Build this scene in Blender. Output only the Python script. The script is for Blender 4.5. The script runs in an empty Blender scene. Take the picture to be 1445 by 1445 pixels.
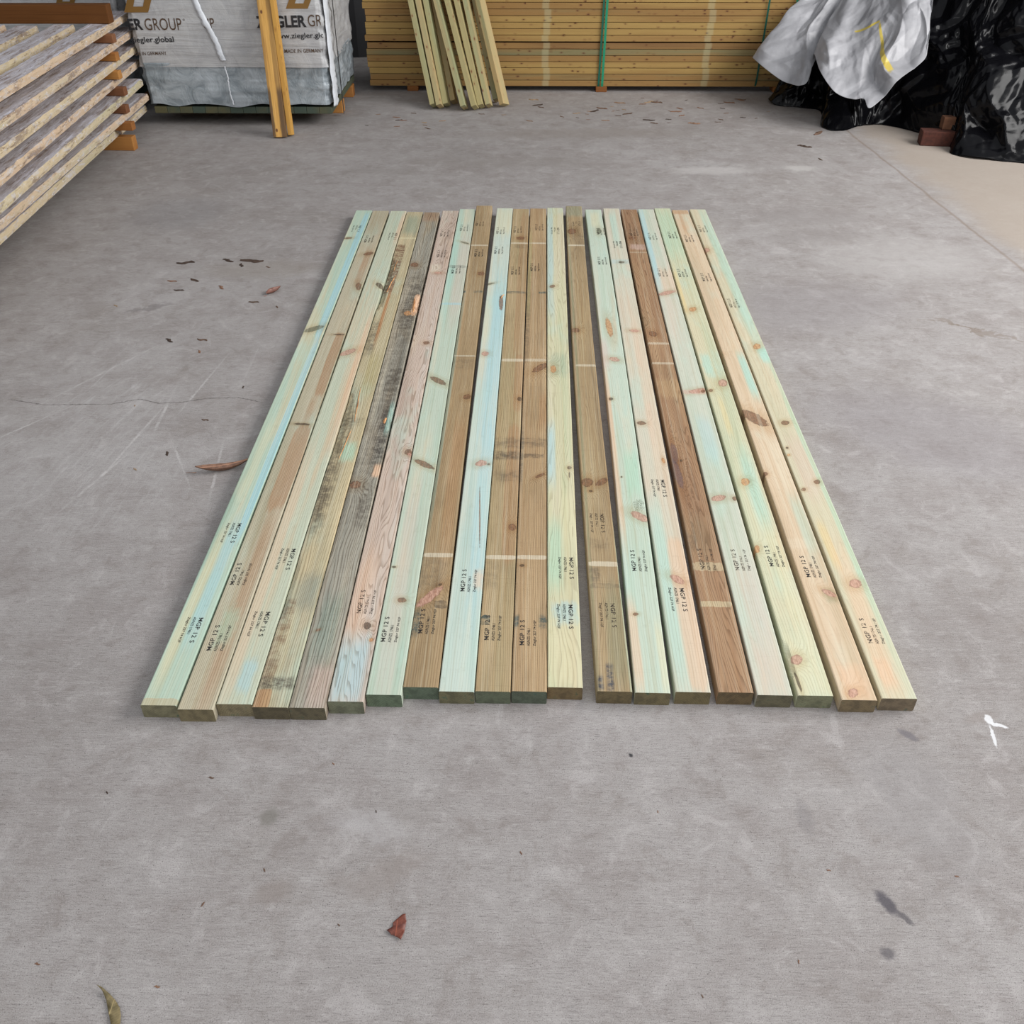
import bpy, bmesh, math, random
from mathutils import Vector, Matrix, noise
random.seed(7)
S = bpy.context.scene
COL = S.collection

# ---------------------------------------------------------------- camera
cam_data = bpy.data.cameras.new('camera'); cam = bpy.data.objects.new('camera', cam_data); COL.objects.link(cam)
F_PX = 1302.0
cam_data.sensor_width = 36.0; cam_data.sensor_fit = 'HORIZONTAL'; cam_data.lens = 36.0 * F_PX / 1445.0
PITCH = math.atan((722.5 + 258.0) / F_PX)
YAW = math.atan(27.5 / math.hypot(F_PX, 980.5))
cam.location = (0, 0, 1.805)
cam.rotation_euler = (math.pi / 2 - PITCH, 0, YAW)
cam_data.clip_end = 200
S.camera = cam

# ---------------------------------------------------------------- light
world = bpy.data.worlds.new('overcast_sky'); S.world = world; world.use_nodes = True
wn = world.node_tree.nodes; bgn = wn['Background']
bgn.inputs[0].default_value = (0.93, 0.96, 1.0, 1); bgn.inputs[1].default_value = 0.72

def area(name, loc, target, sx, sy, power, color):
    l = bpy.data.lights.new(name, 'AREA'); l.shape = 'RECTANGLE'; l.size = sx; l.size_y = sy; l.energy = power; l.color = color
    o = bpy.data.objects.new(name, l); COL.objects.link(o); o.location = loc
    o.rotation_euler = (Vector(target) - Vector(loc)).to_track_quat('-Z', 'Y').to_euler()
    return o
area('open_side_daylight', (6.2, 3.4, 4.4), (-0.3, 4.2, 0.0), 6.0, 3.0, 680, (1.0, 0.985, 0.965))
area('open_front_daylight', (1.5, -3.0, 5.0), (0.0, 3.0, 0.0), 6.0, 3.0, 150, (1.0, 0.99, 0.98))

S.view_settings.view_transform = 'Standard'; S.view_settings.look = 'None'
S.view_settings.exposure = -0.12; S.view_settings.gamma = 1.0
S.view_settings.use_curve_mapping = False

# ---------------------------------------------------------------- helpers
def lin(c):
    if isinstance(c, str): c = NAMED[c]
    return tuple(((v / 255.0) / 12.92 if v / 255.0 <= 0.04045 else ((v / 255.0 + 0.055) / 1.055) ** 2.4) for v in c[:3]) + (1.0,)

NAMED = dict(sky=(160, 203, 212), cream=(216, 208, 172), tan=(190, 162, 122), brown=(168, 128, 94), greyish=(160, 152, 128),
    mint=(168, 206, 182), peach=(222, 184, 152), dark=(78, 70, 62), rust=(176, 118, 70), rustd=(112, 76, 56), teal=(116, 150, 138),
    tealdark=(52, 78, 80), grey=(132, 138, 128), olive=(168, 158, 110), black=(48, 46, 50), aqua=(166, 210, 198), pinkish=(208, 182, 172),
    white=(222, 214, 192), greenish=(138, 146, 118), navy=(34, 50, 74), yellow=(220, 196, 138))

class NT:
    """small node-tree writer"""
    def __init__(s, tree): s.t = tree; s.n = tree.nodes; s.l = tree.links
    def put(s, sock, v):
        if v is None: return
        if isinstance(v, bpy.types.NodeSocket): s.l.new(v, sock)
        else: sock.default_value = v
    def node(s, typ, **kw):
        n = s.n.new(typ)
        for k, v in kw.items(): setattr(n, k, v)
        return n
    def math(s, op, a, b=None, c=None, clamp=False):
        n = s.node('ShaderNodeMath', operation=op, use_clamp=clamp)
        s.put(n.inputs[0], a); s.put(n.inputs[1], b)
        if c is not None: s.put(n.inputs[2], c)
        return n.outputs[0]
    def vmath(s, op, a, b=None):
        n = s.node('ShaderNodeVectorMath', operation=op); s.put(n.inputs[0], a); s.put(n.inputs[1], b)
        return n.outputs[0]
    def noise(s, vec, scale=1.0, detail=3.0, rough=0.5, dist=0.0):
        n = s.node('ShaderNodeTexNoise'); s.put(n.inputs['Vector'], vec); s.put(n.inputs['Scale'], scale)
        s.put(n.inputs['Detail'], detail); s.put(n.inputs['Roughness'], rough); s.put(n.inputs['Distortion'], dist)
        return n.outputs[0]
    def mapr(s, v, a, b, c=0.0, d=1.0, smooth=True):
        n = s.node('ShaderNodeMapRange', interpolation_type='SMOOTHSTEP' if smooth else 'LINEAR')
        s.put(n.inputs[0], v); s.put(n.inputs[1], a); s.put(n.inputs[2], b); s.put(n.inputs[3], c); s.put(n.inputs[4], d)
        return n.outputs[0]
    def mix(s, f, a, b, blend='MIX'):
        n = s.node('ShaderNodeMix', data_type='RGBA', blend_type=blend)
        s.put(n.inputs[0], f); s.put(n.inputs[6], a); s.put(n.inputs[7], b)
        return n.outputs[2]
    def ramp(s, f, stops, interp='EASE'):
        n = s.node('ShaderNodeValToRGB'); n.color_ramp.interpolation = interp; e = n.color_ramp.elements
        while len(e) < len(stops): e.new(0.5)
        for el, (p, c) in zip(e, stops): el.position = p; el.color = lin(c)
        s.put(n.inputs[0], f); return n.outputs[0]
    def bump(s, h, strength=0.3, dist=0.01, normal=None):
        n = s.node('ShaderNodeBump'); s.put(n.inputs['Height'], h); n.inputs['Strength'].default_value = strength
        n.inputs['Distance'].default_value = dist
        if normal is not None: s.put(n.inputs['Normal'], normal)
        return n.outputs[0]
    def sep(s, v):
        n = s.node('ShaderNodeSeparateXYZ'); s.put(n.inputs[0], v); return n.outputs
    def comb(s, x, y, z=0.0):
        n = s.node('ShaderNodeCombineXYZ'); s.put(n.inputs[0], x); s.put(n.inputs[1], y); s.put(n.inputs[2], z); return n.outputs[0]

def new_mat(name):
    m = bpy.data.materials.new(name); m.use_nodes = True
    t = NT(m.node_tree); b = m.node_tree.nodes['Principled BSDF']
    return m, t, b

def objco(t, kind='Object'): return t.node('ShaderNodeTexCoord').outputs[kind]

# node group: distance from a rotated super-ellipse (1.0 on its outline) with a ragged edge
def make_shape_group():
    g = bpy.data.node_groups.new('stain_shape', 'ShaderNodeTree'); I = g.interface
    for nm, ty in (('Vector', 'NodeSocketVector'), ('Centre', 'NodeSocketVector'), ('InvR', 'NodeSocketVector'), ('Angle', 'NodeSocketFloat'),
                   ('Power', 'NodeSocketFloat'), ('Rough', 'NodeSocketFloat'), ('RScale', 'NodeSocketVector')):
        I.new_socket(nm, in_out='INPUT', socket_type=ty)
    I.new_socket('d', in_out='OUTPUT', socket_type='NodeSocketFloat')
    t = NT(g); gi = g.nodes.new('NodeGroupInput').outputs; go = g.nodes.new('NodeGroupOutput')
    v = t.vmath('SUBTRACT', gi['Vector'], gi['Centre'])
    r = t.node('ShaderNodeVectorRotate', rotation_type='Z_AXIS', invert=True); t.put(r.inputs['Vector'], v); t.put(r.inputs['Angle'], gi['Angle'])
    q = t.sep(t.vmath('MULTIPLY', r.outputs[0], gi['InvR']))
    ax = t.math('POWER', t.math('ABSOLUTE', q[0]), gi['Power']); ay = t.math('POWER', t.math('ABSOLUTE', q[1]), gi['Power'])
    d = t.math('POWER', t.math('ADD', ax, ay), t.math('DIVIDE', 1.0, gi['Power']))
    nz = t.noise(t.vmath('MULTIPLY', gi['Vector'], gi['RScale']), 1.0, 3.0, 0.6)
    d = t.math('ADD', d, t.math('MULTIPLY', t.math('SUBTRACT', nz, 0.5), gi['Rough']))
    t.l.new(d, go.inputs[0])
    return g
SHAPE = make_shape_group()
def shape(t, vec, c, r, ang=0.0, power=2.0, rough=0.0, rs=(60, 60, 60)):
    n = t.node('ShaderNodeGroup'); n.node_tree = SHAPE
    t.put(n.inputs['Vector'], vec); n.inputs['Centre'].default_value = (c[0], c[1], 0); n.inputs['InvR'].default_value = (1 / r[0], 1 / r[1], 0)
    n.inputs['Angle'].default_value = ang; n.inputs['Power'].default_value = power; n.inputs['Rough'].default_value = rough; n.inputs['RScale'].default_value = rs
    return n.outputs[0]

def make_plain_group():
    g = bpy.data.node_groups.new('spot_shape', 'ShaderNodeTree'); I = g.interface
    for nm, ty in (('Vector', 'NodeSocketVector'), ('Centre', 'NodeSocketVector'), ('InvR', 'NodeSocketVector'), ('Angle', 'NodeSocketFloat')):
        I.new_socket(nm, in_out='INPUT', socket_type=ty)
    I.new_socket('d', in_out='OUTPUT', socket_type='NodeSocketFloat')
    t = NT(g); gi = g.nodes.new('NodeGroupInput').outputs; go = g.nodes.new('NodeGroupOutput')
    v = t.vmath('SUBTRACT', gi['Vector'], gi['Centre'])
    r = t.node('ShaderNodeVectorRotate', rotation_type='Z_AXIS', invert=True); t.put(r.inputs['Vector'], v); t.put(r.inputs['Angle'], gi['Angle'])
    n = t.node('ShaderNodeVectorMath', operation='LENGTH'); t.put(n.inputs[0], t.vmath('MULTIPLY', r.outputs[0], gi['InvR']))
    t.l.new(n.outputs['Value'], go.inputs[0])
    return g
PLAIN = make_plain_group()
def spot(t, vec, c, r, ang=0.0):
    n = t.node('ShaderNodeGroup'); n.node_tree = PLAIN
    t.put(n.inputs['Vector'], vec); n.inputs['Centre'].default_value = (c[0], c[1], 0); n.inputs['InvR'].default_value = (1 / r[0], 1 / r[1], 0)
    n.inputs['Angle'].default_value = ang
    return n.outputs[0]

def link(name, me, mats=(), parent=None):
    o = bpy.data.objects.new(name, me); COL.objects.link(o)
    for m in mats: me.materials.append(m)
    if parent: o.parent = parent
    return o
def empty(name, loc=(0, 0, 0), rz=0.0):
    o = bpy.data.objects.new(name, None); COL.objects.link(o); o.location = loc; o.rotation_euler = (0, 0, rz); o.empty_display_size = 0.1; return o
def tag(o, label=None, cat=None, group=None, kind=None):
    if label: o['label'] = label
    if cat: o['category'] = cat
    if group: o['group'] = group
    if kind: o['kind'] = kind
    return o
def mesh(name, verts, faces, smooth=False, mi=None):
    me = bpy.data.meshes.new(name); me.from_pydata([tuple(v) for v in verts], [], faces); me.update()
    if smooth:
        for p in me.polygons: p.use_smooth = True
    if mi:
        for p, k in zip(me.polygons, mi): p.material_index = k
    return me
def box_mesh(name, x0, x1, y0, y1, z0, z1, bevel=0.0, seg=2, cuts=0, rough=0.0, axis=None, seed=0):
    bm = bmesh.new(); bmesh.ops.create_cube(bm, size=1)
    for v in bm.verts:
        v.co = Vector((x0 + (v.co.x + .5) * (x1 - x0), y0 + (v.co.y + .5) * (y1 - y0), z0 + (v.co.z + .5) * (z1 - z0)))
    if bevel: bmesh.ops.bevel(bm, geom=bm.edges[:], offset=bevel, segments=seg, affect='EDGES', profile=0.6)
    if cuts:
        ln = (x1 - x0, y1 - y0, z1 - z0); ax = ln.index(max(ln)); n = max(2, cuts)
        lo = (x0, y0, z0)[ax]
        for k in range(1, n):
            p = Vector((0, 0, 0)); p[ax] = lo + ln[ax] * k / n; nn = Vector((0, 0, 0)); nn[ax] = 1
            bmesh.ops.bisect_plane(bm, geom=bm.verts[:] + bm.edges[:] + bm.faces[:], plane_co=p, plane_no=nn)
        if rough:
            for v in bm.verts:
                q = v.co * 9 + Vector((seed * 7.3, 0, 0)); v.co += Vector((noise.noise(q), 0, noise.noise(q + Vector((5, 5, 5))))) * rough
    bmesh.ops.recalc_face_normals(bm, faces=bm.faces[:])
    me = bpy.data.meshes.new(name); bm.to_mesh(me); bm.free(); return me
def spline(pts, n):
    out = []
    m = len(pts) - 1
    for i in range(n):
        u = i / (n - 1) * m; k = min(int(u), m - 1); f = u - k
        P = [Vector(pts[max(0, min(m, k + j))]) for j in (-1, 0, 1, 2)]
        out.append(0.5 * ((2 * P[1]) + (P[2] - P[0]) * f + (2 * P[0] - 5 * P[1] + 4 * P[2] - P[3]) * f * f + (3 * P[1] - P[0] - 3 * P[2] + P[3]) * f ** 3))
    return out

# ---------------------------------------------------------------- writing
def text_mesh(txt, bold=0.0, spacing=1.0):
    cu = bpy.data.curves.new('lettering', 'FONT'); cu.body = txt; cu.size = 1.0; cu.offset = bold; cu.space_character = spacing
    cu.resolution_u = 3; cu.fill_mode = 'FRONT'
    o = bpy.data.objects.new('lettering', cu); COL.objects.link(o)
    dg = bpy.context.evaluated_depsgraph_get(); dg.update()
    me = bpy.data.meshes.new_from_object(o.evaluated_get(dg)); bpy.data.objects.remove(o); bpy.data.curves.remove(cu)
    xs = [v.co.x for v in me.vertices]; ys = [v.co.y for v in me.vertices]
    b = (min(xs), max(xs), min(ys), max(ys))
    vs = [((v.co.x - b[0]) / (b[1] - b[0]), (v.co.y - b[2]) / (b[3] - b[2])) for v in me.vertices]
    fs = [tuple(p.vertices) for p in me.polygons]; bpy.data.meshes.remove(me)
    return vs, fs

# ---------------------------------------------------------------- setting: floor
FL = Vector((0, 0, 0))
def floor_material():
    m, t, b = new_mat('broomed_concrete'); co = objco(t)
    big = t.noise(co, 0.9, 5, 0.6); mid = t.noise(co, 5.0, 6, 0.65)
    broom = t.noise(t.vmath('MULTIPLY', co, (34, 330, 1)), 1.0, 5, 0.8)
    broom2 = t.noise(t.vmath('MULTIPLY', co, (5.0, 60, 1)), 1.0, 6, 0.8)
    grit = t.noise(co, 420, 3, 0.7); fine = t.noise(co, 130, 4, 0.7)
    base = t.ramp(big, [(0.25, (140, 134, 131)), (0.5, (158, 153, 151)), (0.75, (171, 167, 166))])
    base = t.mix(t.mapr(mid, 0.42, 0.66, 0.0, 0.55), base, lin((138, 130, 127)))
    base = t.mix(t.mapr(t.noise(co, 2.2, 6, 0.7), 0.52, 0.72, 0.0, 0.4), base, lin((126, 116, 108)))
    base = t.mix(t.mapr(broom2, 0.4, 0.75, 0.0, 0.4), base, lin((180, 176, 174)))
    base = t.mix(t.mapr(broom, 0.53, 0.64, 0.0, 0.62), base, lin((106, 100, 99)))
    blot = t.noise(co, 11, 6, 0.75, 0.6)
    base = t.mix(t.mapr(blot, 0.52, 0.66, 0.0, 0.42), base, lin((126, 117, 112)))
    base = t.mix(t.mapr(blot, 0.48, 0.34, 0.0, 0.4), base, lin((186, 181, 180)))
    base = t.mix(t.mapr(broom, 0.46, 0.32, 0.0, 0.5), base, lin((196, 191, 190)))
    base = t.mix(t.mapr(grit, 0.54, 0.66, 0.0, 0.7), base, lin((92, 86, 84)))
    base = t.mix(t.mapr(grit, 0.42, 0.3, 0.0, 0.5), base, lin((202, 197, 195)))
    base = t.mix(t.mapr(fine, 0.62, 0.78, 0.0, 0.35), base, lin((120, 112, 108)))
    # small dark pits
    vo = t.node('ShaderNodeTexVoronoi'); t.put(vo.inputs['Vector'], t.vmath('MULTIPLY', co, (22, 22, 1)))
    pit = t.math('MULTIPLY', t.mapr(vo.outputs['Distance'], 0.13, 0.06, 0, 1), t.mapr(t.noise(co, 14, 2, 0.5), 0.48, 0.55, 0, 0.9))
    base = t.mix(pit, base, lin((66, 58, 56)))
    # smoother tan strip on the far right of the joint
    sx = t.sep(co)
    joint = t.math('ADD', t.math('SUBTRACT', sx[0], 2.40), t.math('MULTIPLY', t.math('SUBTRACT', sx[1], 5.5), 0.07))
    wob = t.math('MULTIPLY', t.math('SUBTRACT', t.noise(co, 2.5, 3, 0.6), 0.5), 0.35)
    base = t.mix(t.mapr(t.math('ADD', joint, wob), -0.05, 0.25, 0.0, 0.8), base, lin((164, 152, 140)))
    base = t.mix(t.mapr(t.math('ABSOLUTE', t.math('ADD', joint, t.math('MULTIPLY', wob, 0.12))), 0.0, 0.016, 0.5, 0.0), base, lin((120, 100, 84)))
    # ragged coordinates for everything with an outline of its own
    nw = t.node('ShaderNodeTexNoise'); t.put(nw.inputs['Vector'], co); nw.inputs['Scale'].default_value = 9.0; nw.inputs['Detail'].default_value = 4.0; nw.inputs['Roughness'].default_value = .7
    wo = t.vmath('MULTIPLY', t.vmath('SUBTRACT', nw.outputs['Color'], (.5, .5, .5)), (.05, .05, 0)); wide = t.vmath('ADD', co, t.vmath('MULTIPLY', wo, (4, 4, 0)))
    nf = t.node('ShaderNodeTexNoise'); t.put(nf.inputs['Vector'], co); nf.inputs['Scale'].default_value = 90.0; nf.inputs['Detail'].default_value = 3.0
    near = t.vmath('ADD', co, t.vmath('MULTIPLY', t.vmath('SUBTRACT', nf.outputs['Color'], (.5, .5, .5)), (.014, .014, 0)))
    for (cx, cy, rx, ry, an, sc) in ((-1.62, 3.15, .62, .30, .25, 0.2), (-1.45, 2.55, .45, .40, .1, 0.2), (-1.9, 2.7, .45, .3, .4, 0.15)):
        d = spot(t, wide, (cx, cy), (ry, rx), an)
        r = t.node('ShaderNodeVectorRotate', rotation_type='Z_AXIS'); t.put(r.inputs['Vector'], co); r.inputs['Angle'].default_value = an
        scr = t.noise(t.vmath('MULTIPLY', r.outputs[0], (46, 5.0, 1)), 1.0, 6, 0.8, 0.8)
        base = t.mix(t.math('MULTIPLY', t.mapr(d, 1.1, 0.2, 0, 1), t.mapr(scr, 0.48, 0.72, 0.08, sc + .22)), base, lin((200, 198, 198)))
    for (x0, y0, x1, y1, w) in ((-1.1, 2.86, -1.03, 2.35, .006), (-1.39, 3.25, -1.36, 2.8, .007), (-1.38, 3.1, -1.46, 2.5, .006), (-1.9, 3.0, -1.55, 3.6, .006), (-2.0, 2.7, -1.7, 3.1, .006), (-1.25, 3.5, -1.32, 2.95, .005), (-1.52, 2.35, -1.4, 2.75, .007), (-1.14, 3.55, -1.13, 3.2, .006), (-1.33, 2.9, -1.12, 2.5, .005)):
        L = math.hypot(x1 - x0, y1 - y0); d = spot(t, near, ((x0 + x1) / 2, (y0 + y1) / 2), (L / 2, w), math.atan2(y1 - y0, x1 - x0))
        base = t.mix(t.math('MULTIPLY', t.mapr(d, 1.2, 0.3, 0, 0.5), t.mapr(blot, .4, .6, .1, 1)), base, lin((206, 203, 202)))
    # stains: cx, cy, rx, ry, angle, colour, strength, softness
    for (cx, cy, rx, ry, an, c, s) in ((.762, 1.058, .016, .034, .5, (74, 70, 78), .85), (.79, 1.025, .008, .022, .7, (70, 66, 72), .7), (.732, .95, .016, .014, 0, (92, 88, 92), .75),
            (-.57, 1.242, .024, .026, 0, (122, 118, 112), .8), (.262, 1.427, .006, .005, 0, (44, 44, 48), .95), (.95, 1.50, .03, .012, -.7, (104, 100, 106), .7),
            (.64, 1.26, .02, .05, 0, (128, 124, 124), .45), (-.52, 1.06, .05, .03, .3, (134, 124, 118), .5), (-.3, 1.1, .12, .04, .4, (136, 126, 120), .4),
            (-1.74, 3.93, .02, .12, -.9, (110, 104, 104), .5), (1.15, 1.56, .05, .02, .3, (128, 118, 112), .5), (2.0, 3.75, .3, .012, -.55, (122, 108, 96), .5), (1.95, 3.78, .2, .01, -.75, (122, 108, 96), .5),
            (1.6, 5.2, .35, .16, 0, (138, 132, 130), .5), (1.55, 4.9, .3, .12, .1, (136, 130, 128), .4), (-1.3, 4.4, .35, .12, .1, (142, 134, 126), .45), (-.1, 6.2, .8, .12, 0, (142, 136, 132), .4),
            (.4, 6.9, .9, .15, .05, (140, 132, 126), .5), (1.3, 4.0, .5, .3, .2, (134, 128, 130), .35), (1.5, 2.9, .5, .3, -.6, (134, 128, 132), .35), (-2.0, 5.2, .3, .3, 0, (132, 130, 132), .35), (-.95, 6.0, .3, .08, 0, (136, 130, 126), .4), (-1.2, .95, .03, .2, -.4, (134, 128, 126), .5), (.9, 1.3, .12, .2, .2, (140, 136, 136), .35),
            (1.17, 6.05, .3, .09, 0, (190, 186, 184), .5), (1.75, 6.1, .12, .08, 0, (196, 193, 190), .5), (1.95, 4.6, .5, .3, 0, (178, 174, 172), .4), (-.33, 1.22, .1, .05, 0, (182, 179, 180), .35)):
        d = spot(t, wide if max(rx, ry) > .07 else near, (cx, cy), (rx, ry), an)
        base = t.mix(t.mapr(d, 1.25, 0.45, 0, s), base, lin(c))
    # hairline cracks
    cr = [(-2.0, 3.09), (-1.85, 3.05), (-1.6, 3.06), (-1.5, 3.10), (-1.41, 3.07), (-1.33, 3.08), (-1.24, 3.11), (-1.12, 3.12), (-1.03, 3.09)]
    for (x0, y0), (x1, y1) in zip(cr, cr[1:]):
        L = math.hypot(x1 - x0, y1 - y0); d = spot(t, near, ((x0 + x1) / 2, (y0 + y1) / 2), (L / 2 + .012, .0024), math.atan2(y1 - y0, x1 - x0))
        base = t.mix(t.mapr(d, 1.2, 0.7, 0, 0.75), base, lin((86, 80, 78)))
    # white splash
    for (cx, cy, rx, ry, an) in ((1.168, 1.553, .010, .016, 0), (1.186, 1.535, .022, .006, -.3), (1.158, 1.50, .004, .035, -.15)):
        d = spot(t, near, (cx, cy), (rx, ry), an)
        base = t.mix(t.mapr(d, 1.2, 0.7, 0, 0.9), base, lin((224, 224, 226)))
    t.put(b.inputs['Base Color'], base); b.inputs['Roughness'].default_value = 0.82
    h = t.math('ADD', t.math('MULTIPLY', broom, 0.5), t.math('ADD', t.math('MULTIPLY', grit, 0.35), t.math('MULTIPLY', fine, 0.4)))
    t.put(b.inputs['Normal'], t.bump(h, 0.6, 0.005))
    return m
me = mesh('floor', [(-9, -4, 0), (9, -4, 0), (9, 13, 0), (-9, 13, 0)], [(0, 1, 2, 3)])
tag(link('floor', me, [floor_material()]), kind='structure')

def wall_material():
    m, t, b = new_mat('dark_shade_cladding'); co = objco(t)
    t.put(b.inputs['Base Color'], t.ramp(t.noise(co, 1.5, 4, 0.6), [(0.3, (26, 26, 28)), (0.7, (38, 37, 40))])); b.inputs['Roughness'].default_value = 0.6
    return m
WALLM = wall_material()  # near-black, so walls and roof deepen the shade behind the stacks
def corrugated(name, p0, p1, z0, z1):
    p0 = Vector(p0); p1 = Vector(p1); L = (p1 - p0).length; d = (p1 - p0) / L; nrm = Vector((-d.y, d.x, 0)); n = int(L / 0.1)
    vs = []; fs = []
    for i in range(n + 1):
        a = i / n * L; off = (0, 0.025, 0.025, 0)[i % 4]
        q = p0 + d * a + nrm * off; vs += [(q.x, q.y, z0), (q.x, q.y, z1)]
        if i: k = 2 * i; fs.append((k - 2, k, k + 1, k - 1))
    # back skin
    k = len(vs); a = p0 - nrm * .06; c = p1 - nrm * .06
    vs += [(a.x, a.y, z0), (a.x, a.y, z1), (c.x, c.y, z0), (c.x, c.y, z1)]; fs.append((k, k + 1, k + 3, k + 2))
    return tag(link(name, mesh(name, vs, fs), [WALLM]), kind='structure')
corrugated('shade_wall_back', (8.5, 9.5, 0), (-7.5, 9.5, 0), 0, 4.6)  # added close and dark so the gap between stacks stays black
corrugated('wall_left', (-7.5, 9.5, 0), (-7.5, -3.0, 0), 0, 4.6)
corrugated('wall_right', (8.5, 5.5, 0), (8.5, 9.5, 0), 0, 4.6)
vs = [(-7.6, 7.2, 4.7), (8.6, 7.2, 4.7), (8.6, 9.7, 4.4), (-7.6, 9.7, 4.4)]  # unseen roof over the back only, added to darken that end
vs += [(x, y, z + .08) for x, y, z in vs]
tag(link('shade_ceiling', mesh('shade_ceiling', vs, [(3, 2, 1, 0), (4, 5, 6, 7), (0, 1, 5, 4), (1, 2, 6, 5), (2, 3, 7, 6), (3, 0, 4, 7)]), [WALLM]), kind='structure')

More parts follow.
